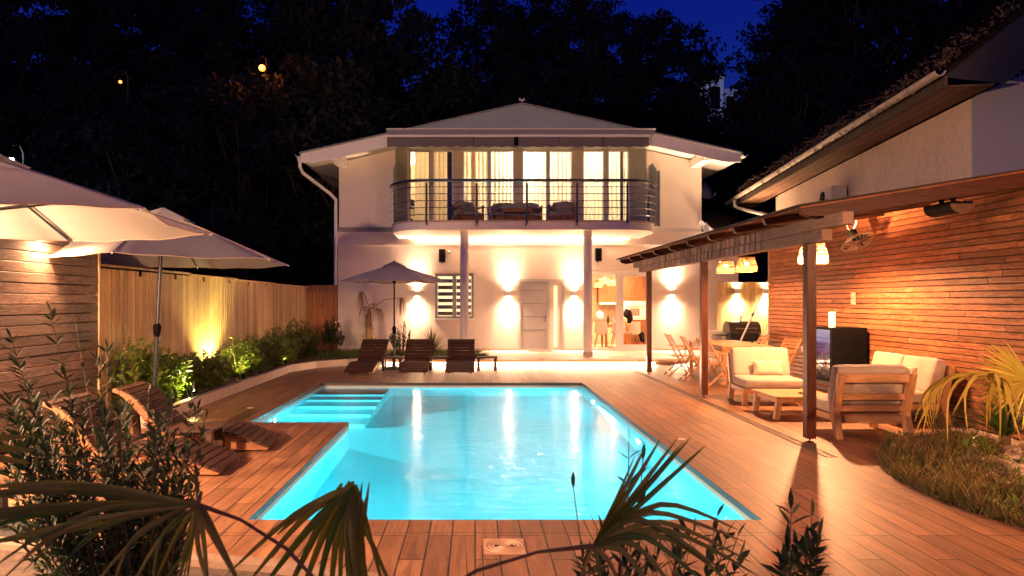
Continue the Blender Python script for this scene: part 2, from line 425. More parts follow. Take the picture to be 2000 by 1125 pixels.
struct('pool_basin', bs, MT['liner'], bevel=.015, label='cyan lit L-shaped swimming pool basin with underwater steps')
cp = MB(); tl = MB()
for (x0,x1,y0,y1) in ((PX0-.2,PX0,PY0-.2,PNY-.2), (PEX-.2,PX0,PNY-.2,PNY), (PEX-.2,PEX,PNY,PY1), (PEX-.2,PX1+.2,PY1,PY1+.2), (PX1,PX1+.2,PY0-.2,PY1), (PX0,PX1,PY0-.2,PY0)):
    tl.box(x0,x1,y0,y1,-.125,-.058); cp.box(x0,x1,y0,y1,-.058,-.003)
m, n, b = M0('edge_tile'); br = n.nodes.new('ShaderNodeTexBrick'); t_ = n.nodes.new('ShaderNodeTexCoord'); s_ = n.nodes.new('ShaderNodeSeparateXYZ'); c_ = n.nodes.new('ShaderNodeCombineXYZ')
n.links.new(t_.outputs['Object'], s_.inputs[0]); n.links.new(math_(n,'ADD',s_.outputs[0],s_.outputs[1]), c_.inputs[0]); n.links.new(c_.outputs[0], br.inputs['Vector'])
br.inputs['Scale'].default_value = 1; br.inputs['Brick Width'].default_value = .6; br.inputs['Row Height'].default_value = 5; br.inputs['Mortar Size'].default_value = .003
br.inputs['Color1'].default_value = (.16,.20,.21,1); br.inputs['Color2'].default_value = (.20,.24,.25,1); br.inputs['Mortar'].default_value = (.05,.05,.05,1)
n.links.new(br.outputs['Color'], b.inputs['Base Color']); b.inputs['Roughness'].default_value = .35
struct('pool_coping', cp, m)
struct('waterline_tiles', tl, plain('pale_tile', (.52,.56,.50), .3, var=.08))
# water
m = bpy.data.materials.new('pool_water'); m.use_nodes = True; n = m.node_tree; n.nodes.clear()
o = n.nodes.new('ShaderNodeOutputMaterial'); t = n.nodes.new('ShaderNodeBsdfRefraction'); t.inputs['IOR'].default_value = 1.33; t.inputs['Roughness'].default_value = .04; g = n.nodes.new('ShaderNodeBsdfGlossy')
fr = n.nodes.new('ShaderNodeFresnel'); fr.inputs[0].default_value = 1.33; mx = n.nodes.new('ShaderNodeMixShader')
t.inputs[0].default_value = (.80,.97,1,1); g.inputs['Roughness'].default_value = .075
bp = n.nodes.new('ShaderNodeBump'); bp.inputs['Strength'].default_value = .6; bp.inputs['Distance'].default_value = .02
hh = math_(n, 'ADD', noise(n, coords(n, (2.0, 5.0, 1)), 1.6, 3, .5), math_(n, 'MULTIPLY', noise(n, coords(n, (6, 16, 1)), 2.2, 2), .18))
n.links.new(hh, bp.inputs['Height'])
n.links.new(bp.outputs[0], g.inputs['Normal'])
n.links.new(fr.outputs[0], mx.inputs[0]); n.links.new(t.outputs[0], mx.inputs[1]); n.links.new(g.outputs[0], mx.inputs[2]); n.links.new(mx.outputs[0], o.inputs[0])
wt = MB(); wt.sheet([(PX0+.001,PY0+.001),(PX1-.001,PY0+.001),(PX1-.001,PY1-.001),(PEX+.001,PY1-.001),(PEX+.001,PNY+.001),(PX0+.001,PNY+.001)], -.095)
struct('water', wt, m, fixn=False)
# pool lamps
def pool_lamp(loc, d, en, label):
    t = thing('pool_lamp', label, 'pool lamp', loc, 0, 'underwater lamps in the pool walls')
    d = V(d); q = d.to_track_quat('Z','Y').to_matrix().to_4x4()
    rim = MB(); rim.lathe([(.085,0),(.12,0),(.12,.012),(.085,.02)], 20, q); build('rim', rim, MT['steel'], t, smooth=True)
    ln = MB(); ln.lathe([(.084,.008),(.05,.022),(.001,.028)], 20, q); build('lens', ln, emit('pool_lens', (.45,.97,1), 4), t, smooth=True)
    d = d.normalized(); light('AREA', 'pool_light', V(loc)+V((round(d.x),round(d.y),0))*.045, en, CYAN, .22, t, to=V(loc)+d*2, shape='DISK')
pool_lamp((PX1-.002, 8.9, -.48), (-1,0,0), 34, 'glowing round lamp in the right pool wall')
pool_lamp((PEX+.002, 10.35, -.42), (1,.25,0), 85, 'glowing round lamp beside the pool steps')
pool_lamp((-.5, PY0+.002, -.55), (0,1,0), 38, 'unseen round lamp added in the near pool wall toward the left')  # near-wall lamps are out of sight, added to even out the pool light
pool_lamp((1.2, PY0+.002, -.55), (0,1,0), 38, 'unseen round lamp added in the near pool wall toward the right')
pool_lamp((PX1-.002, 12.3, -.52), (-1,0,0), 24, 'round lamp in the right pool wall at the far end')
# terrace
TH = .14; TY = 17.6
tp = [(.3,20.9),(.0,19.4),(.35,18.4),(.1,17.95),(-.4,17.6),(4.7,17.6),(5.2,17.75),(5.55,18.1),(5.9,18.8),(6.6,19.3),(8.9,19.5),(8.9,20.9)]
tr = MB(); tr.prism(tp, .07, TH); struct('terrace', tr, MT['terrace'], bevel=.006)
rs = MB(); rs.prism([(-2.6,20.9),(-2.6,17.68),(4.65,17.68),(5.15,17.83),(5.48,18.15),(5.82,18.86),(6.55,19.36),(8.9,19.56),(8.9,20.9)], 0, .07); struct('terrace_riser', rs, MT['kerb'])
ledg = MB(); ledg.box(-2.5,4.65,17.645,17.66,.045,.06)
led = solo('led_strip', ledg, MT['led'], 'glowing warm LED strip under the lip of the terrace step', 'led strip')
light('AREA', 'step_light', (1.1,17.60,.055), 130, WARM2, 7.2, led, to=(1.1,17.1,-.1), size_y=.03)
light('AREA', 'step_light', (5.45,17.86,.055), 18, WARM2, .8, led, to=(5.9,17.3,-.1), size_y=.03)
# garden beds
sb = MB(); sb.prism([(-5.15,9.0),(-4.4,9.0),(-4.4,15.9),(-4.0,16.9),(-3.3,17.5),(-2.3,17.72),(.0,17.72),(.33,18.4),(-.02,19.4),(.28,20.85),(-5.15,20.85)], 0, .125)
struct('planting_bed', sb, MT['soil'])
lip = MB(); lip.prism([(-2.4,17.6),(-.4,17.6),(-.1,17.72),(-2.4,17.74)], .07, .14); struct('bed_edge', lip, MT['kerb'])
kb = MB(); kp = [(-4.335,8.9),(-4.335,15.9),(-3.95,16.85),(-3.28,17.45),(-2.4,17.66)]
def band(mb, pts, w_, z0, z1):
    L = []; Rr = []
    for i, p in enumerate(pts):
        a = V(pts[max(i-1,0)]); c = V(pts[min(i+1,len(pts)-1)]); d = (c-a).normalized(); nn = V((-d.y, d.x))
        L.append((p[0]+nn.x*w_/2, p[1]+nn.y*w_/2)); Rr.append((p[0]-nn.x*w_/2, p[1]-nn.y*w_/2))
    for i in range(len(pts)-1):
        mb.prism([Rr[i],Rr[i+1],L[i+1],L[i]], z0, z1)
band(kb, kp, .10, 0, .165); solo('planter_kerb', kb, MT['kerb'], 'low pale stone kerb curving along the left garden bed', 'kerb')
# front bed (plants near camera)
fb = MB(); fb.prism([(-6,4.85),(-3.2,4.4),(-1.2,4.0),(-.64,3.8),(-.46,3.2),(-.4,-1),(-6,-1)], 0, .06); struct('front_bed', fb, MT['soil'])
fk = MB(); band(fk, [(-6,4.9),(-3.2,4.45),(-1.2,4.05),(-.6,3.85),(-.42,3.2)], .12, 0, .10); solo('front_kerb', fk, plain('brown_kerb', (.26,.17,.12), .8, var=.15), 'pale kerb in front of the foreground plants at lower left', 'kerb')
# right bed
RB = [(6.3,8.95),(5.9,8.5),(5.39,8.2),(4.9,7.9),(4.59,7.53),(4.3,7.1),(4.08,6.73),(3.93,6.25),(3.90,5.7),(3.93,5.3),(4.02,4.9),(4.2,4.0),(4.4,2),(6.3,2)]
rb = MB(); rb.prism(RB, 0, .012); struct('gravel_bed', rb, MT['soil'])
rb = MB(); rb.sheet([(6.28,8.5),(5.9,8.1),(5.4,7.6),(5.0,6.9),(4.95,6.2),(4.9,5.4),(4.85,4.4),(5.0,2.1),(6.28,2.1)], .034); struct('sand_patch', rb, plain('sandy_soil', (.40,.31,.22), .95, var=.45, nscale=18, bmp=1, bscale=40), fixn=False)
# drain channel
dr = MB(); dr.box(3.70,3.82,7.2,15.9,.001,.005)
for i in range(170): dr.box(3.715,3.805,7.24+i*.051,7.262+i*.051,.006,.009)
for x in (3.70,3.808): dr.box(x,x+.012,7.2,15.9,.005,.011)
solo('drain_channel', dr, plain('drain_metal', (.16,.11,.08), .5, .3, var=.3), 'long slotted drain channel in the deck beside the pergola posts', 'drain')
# square skimmer lid with rings
c = G(985, 1068.5)
t = thing('skimmer_lid', 'square sandy lid with round ringed cover in the near deck', 'drain cover', (c.x, c.y, 0))
lm = plain('sand_plastic', (.52,.32,.20), .5, var=.08)
q = MB(); q.box(-.138,.138,-.145,.145,.001,.007); build('frame_plate', q, lm, t, bevel=.002)
q = MB()
for r_ in (.125,.100,.074,.045): q.lathe([(r_-.006,.007),(r_-.004,.011),(r_+.002,.011),(r_+.004,.007)], 40)
q.lathe([(.0,.0115),(.028,.0115),(.03,.007)], 24)
build('round_cover', q, lm, t, smooth=True)
for a in (-1,1):
    q = MB(); q.prism([(a*.035,-.006),(a*.07,-.012),(a*.06,.008),(a*.045,.01)], .008, .0125); build('finger_slot', q, MT['blackmatte'], t)
for (px,py,lb) in ((489,797,'small pale lid in the deck left of the pool steps'),(1330,858,'small pale lid in the deck right of the pool')):
    c = G(px,py); q = MB(); q.lathe([(0,.008),(.05,.008),(.055,.003)], 20, Matrix.Translation(c)); solo('deck_lid', q, plain('lid_plastic', (.7,.6,.5), .5), lb, 'deck lid', smooth=True)
c = G(738,738.5); q = MB(); rr = random.Random(3)
for dx,dy,sx,sy in ((-.25,0,.12,.05),(.02,.03,.10,.045),(.2,.03,.16,.06),(-.75,.0,.05,.02),(.35,.05,.06,.03)):
    q.add([(c.x+dx+sx*math.cos(a)*(1+.2*rr.random()), c.y+dy+sy*math.sin(a), .003) for a in [k*PI/8 for k in range(16)]], [tuple(range(16))])
struct('puddle', q, plain('wet_patch', (.03,.015,.01), .08), 'dark wet spots on the deck before the loungers', fixn=False)
# ================================================================ house
HY = 20.8
def hx(px, Y=HY): return (px-CX)*Y/F
def hzz(py, Y=HY): return EYE+(CY-py)*Y/F
GY = 21.3
house = thing('house', 'white two-storey villa with curved balcony and lit curtained windows', 'house', (1.35, HY, 0))
def wall_holes(mb, x0, x1, z0, z1, y0, y1, holes):
    xs = sorted({x0,x1}|{h[0] for h in holes}|{h[1] for h in holes})
    for a, b_ in zip(xs, xs[1:]):
        cuts = sorted((h[2],h[3]) for h in holes if h[0] <= a+1e-6 and h[1] >= b_-1e-6); z = z0
        for (c0,c1) in cuts:
            if c0 > z+1e-6: mb.box(a,b_,y0,y1,z,c0)
            z = c1
        if z1 > z+1e-6: mb.box(a,b_,y0,y1,z,z1)
def roofz(x): return 7.35-.2235*abs(x-1.35)
DX0, DX1, DZ1 = hx(1012), hx(1103), 2.32
WX0, WX1, WZ0, WZ1 = hx(850), hx(925), 1.12, 2.48
SX0, SX1, SZ1 = 3.42, 5.40, 2.56
lw = MB(); wall_holes(lw, -4.18, 8.02, 0, 3.38, HY, HY+.3, [(DX0,DX1,0,DZ1),(WX0,WX1,WZ0,WZ1),(SX0,SX1,0,SZ1)])
build('ground_floor_wall', lw, MT['plaster'], house, world=True)
bd = MB(); bd.box(-4.2,8.04,HY-.05,HY+.3,3.38,3.76); build('floor_band', bd, MT['plaster'], house, world=True)
for (a,b_) in ((-4.19,DX0),(DX1,SX0-.05),(SX1+.05,6.4)): sk = MB(); sk.box(a,b_,HY-.015,HY,.14,.20); build('skirting', sk, MT['kerb'], house, world=True)
OX0, OX1, OZ1 = hx(772), hx(1262), 6.42
uw = MB()
def top(x): return roofz(x)-.24
uw.prism([(-4.15,3.76),(OX0,3.76),(OX0,top(OX0)),(-4.15,top(-4.15))], HY, HY+.3, 'Y')
uw.prism([(OX1,3.76),(6.9,3.76),(6.9,top(6.9)),(OX1,top(OX1))], HY, HY+.3, 'Y')
uw.prism([(-1.98,6.38),(4.68,6.38),(1.35,top(1.35))], HY, HY+.3, 'Y')
uw.box(-4.15,-3.9,HY+.3,27,0,top(-4.15)); uw.box(6.65,6.9,HY+.3,27,0,top(6.9)); uw.box(-4.15,6.9,27,27.3,0,6.1)
build('upper_wall', uw, MT['upper'], house, world=True)
q = MB(); q.box(-2.05,4.75,HY-.01,GY-.002,6.345,6.38); build('lintel', q, MT['white'], house, world=True)
q = MB(); q.box(-4.17,OX0,HY-.03,HY,3.765,3.90); build('base_band', q, MT['grey'], house, world=True)
q = MB(); q.box(-4.18,OX0-.1,HY-.07,HY-.05,3.35,3.38); q.box(OX0-.1,7.9,HY-.07,HY-.05,3.35,3.38); build('ledge', q, MT['white'], house, world=True)
# returns + glazing wall

rmat = plain('pale_green_wall', (.45,.47,.38), .7, var=.1)
q = MB(); q.prism([(OX0,HY+.05),(OX0+.02,HY+.0),(hx(795,GY),GY),(hx(795,GY)-.3,GY)], 3.76, OZ1); build('window_return', q, rmat, house, world=True)
q = MB(); q.prism([(OX1,HY+.05),(hx(1230,GY)+.3,GY),(hx(1230,GY),GY),(OX1-.02,HY)], 3.76, OZ1)
build('window_return', q, rmat, house, world=True)
panels = [(800,840),(846,885),(904,954),(957,1004),(1020,1069),(1072,1118),(1138,1180),(1187,1229)]
PZ0, PZ1 = 3.84, 6.345
q = MB(); wall_holes(q, hx(792,GY)-.1, hx(1232,GY)+.1, 3.76, 6.8, GY, GY+.12, [(hx(a,GY),hx(b_,GY),PZ0,PZ1) for a,b_ in panels])
build('glazing_wall', q, MT['taupe'], house, world=True)
for i, (a, b_) in enumerate(panels):
    x0, x1 = hx(a,GY), hx(b_,GY); fw = .035
    q = MB()
    for (p0,p1,z0,z1) in ((x0,x0+fw,PZ0,PZ1),(x1-fw,x1,PZ0,PZ1),(x0+fw,x1-fw,PZ1-fw,PZ1),(x0+fw,x1-fw,PZ0,PZ0+.10)): q.box(p0,p1,GY-.03,GY+.05,z0,z1)
    wn = build('balcony_door' if i in (0,1) else 'window', q, MT['greyframe'] if i == 0 else MT['whitemetal'], house, world=True, bevel=.006, label='dark framed balcony door' if i == 0 else None)
    q = MB(); q.box(x0+fw,x1-fw,GY+.01,GY+.02,PZ0+.1,PZ1-fw); build('pane', q, MT['glass'], wn, world=True)
# upper room
rm = MB(); X0, X1 = -2.9, 5.6; mid = hx(895,GY)
rm.box(X0,X1,24.4,24.5,3.7,6.75); rm.box(X0-.1,X0,GY+.12,24.4,3.7,6.75); rm.box(X1,X1+.1,GY+.12,24.4,3.7,6.75)
rm.box(X0,X1,GY+.12,24.4,6.7,6.8); rm.box(X0,X1,GY+.12,24.4,3.66,3.75); rm.box(mid-.05,mid+.05,GY+.12,24.4,3.75,6.7)
build('upper_room', rm, plain('room_wall', (.75,.68,.55), .9), house, world=True)
def curtain(x0, x1, z0, z1, y, m, label, seed=0, amp=.05, group=None):
    rr = random.Random(seed); q = MB(); nx = max(10, int((x1-x0)/.018)); vs = []; fs = []
    ph = rr.random()*6; k1 = 2*PI/.13; 
    for i in range(nx+1):
        x = x0+(x1-x0)*i/nx
        for j in range(5):
            z = z0+(z1-z0)*j/4; a = amp*(1-.35*j/4)
            y_ = y+a*math.sin(x*k1+ph+.8*math.sin(x*5+ph))+.4*a*math.sin(x*k1*2.3+ph+j*.1)
            vs.append((x,y_,z))
    for i in range(nx):
        for j in range(4):
            a = i*5+j; fs.append((a,a+5,a+6,a+1))
    q.add(vs, fs); return solo('curtain', q, m, label, 'curtain', group, smooth='all')
names = ['cream curtain behind the dark framed balcony door','cream curtain half drawn in the second balcony door from the left','bright curtain gathered beside a fold in the third pane',
 'bright curtain behind the seat on the balcony sofa\'s left pane','bright curtain in the pane left of the balcony centre mullion','bright curtain in the pane right of the balcony centre mullion',
 'bright curtain in the pane left of the rightmost balcony pane','bright curtain in the rightmost balcony pane']
names[3] = 'bright curtain in the pane left of the wide grey balcony pillar'
names[4] = 'bright curtain in the pane just right of the wide grey balcony pillar'
names[5] = 'bright curtain in the pane behind the right balcony armchair'
for i, (a, b_) in enumerate(panels):
    x0, x1 = hx(a,GY)-.03, hx(b_,GY)+.03
    if i == 0: x0 += .16
    if i == 1: x1 -= .26
    curtain(x0, x1, 3.78, 6.5, GY+.28, MT['curtain'], names[i], i, group='lit curtains behind the balcony glazing')
for (x, wd, m_, lb) in ((hx(873,GY), .22, 'curtaind', 'dark blue curtain edge in the second balcony door from the left'), (hx(921,GY), .12, 'curtainp', 'pinkish gathered curtain fold in the third balcony pane'), (hx(1214,GY), .09, 'greycush', 'dark gathered curtain at the right end of the balcony glazing')):
    curtain(x, x+wd, 3.78, 6.5, GY+.2, MT[m_], lb, 5, .03)
def ceiling_lamp(loc, en, label, r_=.12, col=WARM2):
    t = thing('ceiling_lamp', label, 'ceiling lamp', loc)
    q = MB(); q.lathe([(.001,-.16),(r_*.7,-.13),(r_,-.06),(r_*.8,0)], 16); build('globe', q, emit('globe', (1,.8,.5), 6), t, smooth='all')
    q = MB(); q.tube([(0,0,0),(0,0,.14)], .012); build('cord', q, MT['black'], t)
    light('POINT', 'bulb_light', V(loc)+V((0,0,-.32)), en, col, .1, t)
ceiling_lamp((1.6,22.6,6.5), 100, 'lit ceiling globe glimpsed through the bright balcony curtains', col=(1,.84,.62))
ceiling_lamp((4.0,22.7,6.5), 52, 'lit ceiling globe behind the right balcony curtains', col=(1,.84,.62))
ceiling_lamp((-2.0,23.2,6.5), 34, 'dimmer ceiling globe behind the balcony door curtains', col=(1,.66,.34))
# roof
q = MB()
q.prism([(-5.05,roofz(-5.05)),(1.35,7.35),(7.68,roofz(7.68)),(7.68,roofz(7.68)-.04),(1.35,7.31),(-5.05,roofz(-5.05)-.04)], 19.56, 28, 'Y')
rf = build('roof', q, MT['roofsheet'], house, world=True)
q = MB(); q.prism([(-4.98,roofz(-4.98)-.043),(1.35,7.307),(7.62,roofz(7.62)-.043),(7.62,roofz(7.62)-.2),(1.35,7.15),(-4.98,roofz(-4.98)-.2)], 19.66, 27.9, 'Y')
build('soffit', q, MT['white'], rf, world=True)
q = MB(); xa, xb = -2.1, 4.82
q.prism([(-5.0,roofz(-5)-.043),(xa-.1,roofz(xa-.1)-.043),(xa-.1,roofz(xa-.1)-.40),(-4.62,roofz(-4.62)-.40),(-5.0,roofz(-5)-.30)], 19.60, 19.655, 'Y'); build('fascia', q, MT['white'], rf, world=True); q = MB()
q.prism([(xb+.1,roofz(xb+.1)-.043),(7.64,roofz(7.64)-.043),(7.64,roofz(7.64)-.30),(7.2,roofz(7.2)-.40),(xb+.1,roofz(xb+.1)-.40)], 19.60, 19.655, 'Y')
build('fascia', q, MT['white'], rf, world=True)
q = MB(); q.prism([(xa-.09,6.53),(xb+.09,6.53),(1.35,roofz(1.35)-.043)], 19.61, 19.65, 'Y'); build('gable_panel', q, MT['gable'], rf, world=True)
for xx in (-4.02, 6.70):
    q = MB(); q.box(xx-.14,xx+.14,19.66,HY,roofz(xx)-.44,roofz(xx)-.21); build('support_beam', q, MT['white'], rf, world=True)
q = MB(); q.tube([(1.35,19.7,7.34),(1.35,19.7,7.46)], .012); q.box(1.27,1.43,19.69,19.71,7.44,7.47); q.tube([(1.29,19.7,7.47),(1.29,19.7,7.52)],.01); q.tube([(1.41,19.7,7.47),(1.41,19.7,7.52)],.01)
build('finial', q, MT['white'], rf, world=True)
def half_pipe(mb, a, b_, r_, th=.012, n_=10):
    a = V(a); b_ = V(b_); d = (b_-a).normalized(); s = d.cross(V((0,0,1))).normalized(); vs = []; fs = []
    for p in (a, b_):
        for rr in (r_, r_-th):
            for k in range(n_+1):
                t = PI*k/n_; vs.append(p+s*math.cos(t)*rr - V((0,0,1))*math.sin(t)*rr)
    m_ = n_+1
    for k in range(n_):
        fs += [(k,k+1,2*m_+k+1,2*m_+k),(m_+k,3*m_+k,3*m_+k+1,m_+k+1),(k,m_+k,m_+k+1,k+1),(2*m_+k,2*m_+k+1,3*m_+k+1,3*m_+k)]
    fs += [(0,2*m_,3*m_,m_),(n_,m_+n_,3*m_+n_,2*m_+n_)]
    return mb.add(vs, fs)
for sx, xx in ((-1,-5.07),(1,7.73)):
    q = MB(); zz = roofz(xx)-.08; half_pipe(q, (xx,19.5,zz), (xx,27.8,zz), .075); gu = build('gutter', q, MT['whitemetal'], rf, world=True)
    if sx < 0:
        q = MB(); q.tube([(xx,19.75,zz-.07),(xx,19.75,zz-.3),(xx+.05,19.85,zz-.45),(xx+.7,20.6,zz-.95),(-4.24,20.75,zz-1.1),(-4.24,20.75,zz-1.3),(-4.24,20.75,.14)], .05, 10); q.lathe([(.085,0),(.085,-.02),(.05,-.12)],12,Matrix.Translation((xx,19.75,zz-.06)))
        for z_ in (1.0,2.4,4.2): q.lathe([(.058,0),(.058,.03)],12,Matrix.Translation((-4.24,20.75,z_)))
        build('downpipe', q, MT['whitemetal'], gu, world=True, smooth=True)
# awning
q = MB(); ax0, ax1 = hx(755,19.4), hx(1280,19.4); q.box(ax0,ax1,19.42,19.58,6.40,6.53)
aw = build('awning', q, MT['greyframe'], house, world=True, bevel=.01)
q = MB(); q.box(ax0-.02,ax1+.02,19.38,19.58,6.532,6.56); q.box(ax0-.02,ax1-.18,19.32,19.40,6.30,6.365); build('front_rail', q, MT['white'], aw, world=True, bevel=.008)
q = MB(); vs = []; fs = []; x0, x1 = ax0+.02, ax1-.2; N = 320
for i in range(N+1):
    x = x0+(x1-x0)*i/N; y_ = 19.345+.012*math.sin(x*2.1)+.006*math.sin(x*7)
    zb = 6.04-.028*abs(math.cos(PI*(x-x0)/.36))
    vs += [(x,y_,6.31),(x,y_-.006,6.17),(x,y_-.01,zb)]
for i in range(N): fs += [(3*i,3*i+3,3*i+4,3*i+1),(3*i+1,3*i+4,3*i+5,3*i+2)]
q.add(vs, fs); vl = build('valance', q, MT['valance'], aw, world=True, smooth='all')
q = MB()
for px in (925,1091,1178): q.box(hx(px,19.33)-.008,hx(px,19.33)+.008,19.322,19.328,6.06,6.30)
q.box(hx(1004,19.33),hx(1012,19.33),19.322,19.328,6.05,6.30)
build('seam', q, MT['black'], vl, world=True)
for xx in (ax0+.5, 1.3, ax1-.6):
    q = MB(); q.beam((xx,19.5,6.42),(xx,HY,6.42),.06,.08); build('bracket', q, MT['greyframe'], aw, world=True)
# balcony
def slab_poly(off=0, n_=12):
    xl, xr, yf, yb = -2.32-off, 4.99+off, 18.15-off, HY-.02
    rx, ry = 1.03+off, 1.2+off; pts = [(xl,yb),(xl,yf+ry)]
    for k in range(1, n_+1):
        a = PI/2*k/n_; pts.append((xl+rx-rx*math.cos(a), yf+ry-ry*math.sin(a)))
    for k in range(0, n_+1):
        a = PI/2*k/n_; pts.append((xr-rx+rx*math.sin(a), yf+ry-ry*math.cos(a)))
    pts.append((xr,yb)); return pts
q = MB(); q.prism(slab_poly(), 3.55, 3.76); bal = build('balcony_slab', q, MT['white'], house, world=True, bevel=.012, smooth=True)
q = MB(); q.prism(slab_poly(.04), 3.762, 3.80); build('slab_edge', q, MT['kerb'], bal, world=True, smooth=True)
rl = slab_poly(.07); zt = 4.86
q = MB(); q.tube([(x,y,zt) for x,y in rl[1:-1]], .032, 10); rail = build('balcony_railing', q, MT['darkrail'], house, world=True, smooth=True)
q = MB()
for k in range(5): q.tube([(x,y,4.675-.183*k) for x,y in rl[1:-1]], .012, 6)
build('horizontal_rods', q, MT['chrome'], rail, world=True, smooth=True)
q = MB(); q.tube([(x,y,zt-.04) for x,y in rl[1:-1]], .014, 6); build('under_rail', q, MT['steel'], rail, world=True, smooth=True)
pp = [(hx(p,18.08),18.08) for p in (833,931,1029,1127,1225)]+[(-2.37,19.9),(5.05,19.9)]
for (x,y) in pp:
    dy = -.02 if y < 19 else 0
    q = MB(); q.tube([(x,y+dy,3.64),(x,y+dy,zt-.09)], .029, 10); q.tube([(x,y+dy,zt-.09),(x,y+dy,zt-.02)], .008, 6); po = build('railing_post', q, MT['darkrail'], rail, world=True, smooth=True)
    q = MB(); q.lathe([(0,-.05),(.035,-.04),(.045,0),(.035,.04),(0,.05)], 12, Matrix.Translation((x,y+dy-.0,3.68))); build('fixing', q, MT['steel'], po, world=True, smooth='all')
# glass screens at balcony ends
for (x, lb) in ((OX0+.05,'left'),(OX1+.08,'right')):
    q = MB(); q.prism([(19.7,3.82),(20.78,3.82),(20.78,5.75),(20.3,5.75),(19.7,5.35)], x-.012, x+.012, 'X')
    sc1 = build('privacy_screen', q, MT['frost'], house, world=True)
    q = MB(); q.box(x-.03,x+.03,19.64,19.7,3.8,5.4); build('screen_post', q, MT['whitemetal'] if lb == 'left' else MT['greyframe'], sc1, world=True)
for px in (907,1148):
    x = hx(px,18.55); q = MB(); q.tube([(x,18.55,TH+.07),(x,18.55,3.55)], .118, 28, False)
    c_ = build('column', q, MT['white'], house, world=True, smooth=True)
    q = MB(); q.tube([(x,18.55,TH),(x,18.55,TH+.14)], .135, 28); build('column_base', q, MT['kerb'], c_, world=True, smooth=True)
# cove lights under balcony and ledge
q = MB(); q.box(-2.0,4.7,HY-.085,HY-.065,3.525,3.54)
cv = solo('cove_led', q, emit('cove_strip', (1,.62,.30), 2.5), 'glowing LED strip under the balcony slab along the wall', 'led strip')
light('AREA', 'cove_light', (1.35,HY-.20,3.50), 6, WARM2, 6.4, cv, to=(1.35,HY-.45,3.8), size_y=.05)
light('AREA', 'cove_light', (1.35,HY-.14,3.52), 6, WARM2, 6.4, cv, to=(1.35,HY+.2,3.0), size_y=.04)
# ground floor window with zebra blind
q = MB(); y0, y1 = HY+.02, HY+.10; fm = MT['greyframe']; mx_ = (WX0+WX1)/2
for (a,b_,z0,z1) in ((WX0,WX0+.07,WZ0,WZ1),(WX1-.07,WX1,WZ0,WZ1),(mx_-.06,mx_+.06,WZ0+.07,WZ1-.07),(WX0+.07,WX1-.07,WZ1-.07,WZ1),(WX0+.07,WX1-.07,WZ0,WZ0+.07)): q.box(a,b_,y0,y1,z0,z1)
gw = build('blind_window', q, fm, house, world=True, bevel=.006)
q = MB(); q.box(WX0+.07,WX1-.07,y0+.03,y0+.04,WZ0+.07,WZ1-.07); build('pane', q, MT['glass'], gw, world=True)
q = MB(); k = 0; z = WZ0+.09
while z < WZ1-.12:
    for (a,b_) in ((WX0+.08,mx_-.065),(mx_+.065,WX1-.08)): q.box(a,b_,y1+.02,y1+.03,z,z+.115)
    z += .20
build('blind_stripe', q, plain('blind_taupe', (.28,.22,.16), .9), gw, world=True)
q = MB(); q.box(WX0+.07,WX1-.07,y1+.06,y1+.07,WZ0+.07,WZ1-.07); build('lit_blind', q, emit('lit_blind', (1,.73,.36), .55), gw, world=True)
q = MB(); q.box(WX0-.04,WX1+.04,HY-.06,HY+.02,WZ0-.05,WZ0); build('sill', q, MT['white'], gw, world=True, bevel=.006)
q = MB(); q.box(WX0-.02,WX1+.02,HY-.012,HY+.02,WZ1,WZ1+.03); build('trim', q, MT['kerb'], gw, world=True)
# front door
q = MB(); dm = plain('door_paint', (.46,.43,.42), .4, var=.04); sx = DX0+(DX1-DX0)*.655
for (a,b_,z0,z1) in ((DX0,DX0+.08,TH,DZ1),(sx-.04,sx+.04,TH,DZ1),(DX1-.08,DX1,TH,DZ1),(DX0+.08,sx-.04,DZ1-.08,DZ1),(sx+.04,DX1-.08,DZ1-.08,DZ1),(DX0+.08,sx-.04,TH,TH+.05)): q.box(a,b_,HY+.0,HY+.09,z0,z1)
fd = build('front_door', q, dm, house, world=True, bevel=.006)
q = MB(); a, b_ = DX0+.08, sx-.04
q.box(a,b_,HY+.04,HY+.08,TH+.05,DZ1-.08); build('door_leaf', q, plain('leaf_paint', (.40,.38,.38), .28, var=.03), fd, world=True)
for k in range(4):
    q = MB(); z = TH+.62+k*.40; q.box(a+.04,(a+b_)/2-.02,HY+.032,HY+.045,z,z+.025); q.box((a+b_)/2+.0,b_-.06,HY+.032,HY+.045,z,z+.025); build('metal_inlay', q, MT['greyframe'], fd, world=True)
q = MB(); q.tube([(b_-.05,HY+.04,1.16),(b_-.05,HY-.02,1.16),(b_-.17,HY-.02,1.16)], .011, 8); q.box(b_-.065,b_-.035,HY+.028,HY+.04,1.03,1.21); build('handle', q, MT['chrome'], fd, world=True, smooth=True)
q = MB(); q.box(sx+.04,DX1-.08,HY+.03,HY+.06,TH,TH+.12); q.box(sx+.04,sx+.16,HY+.03,HY+.06,TH+.12,DZ1-.08); q.box(DX1-.22,DX1-.08,HY+.03,HY+.06,TH+.12,DZ1-.08); q.box(sx+.16,DX1-.22,HY+.03,HY+.06,DZ1-.2,DZ1-.08); build('side_panel', q, plain('panel_white', (.70,.64,.56), .5, var=.03), fd, world=True)
q = MB(); q.box(sx+.16,DX1-.22,HY+.05,HY+.055,TH+.12,DZ1-.2); build('lit_sidelight', q, emit('sidelight', (1,.70,.30), .42), fd, world=True)
q = MB(); q.box(DX0+.3,sx+.1,HY-.45,HY-.05,TH,TH+.012); solo('doormat', q, plain('mat_brown', (.16,.11,.08), .95, bmp=.6), 'thin brown doormat before the front door', 'doormat')
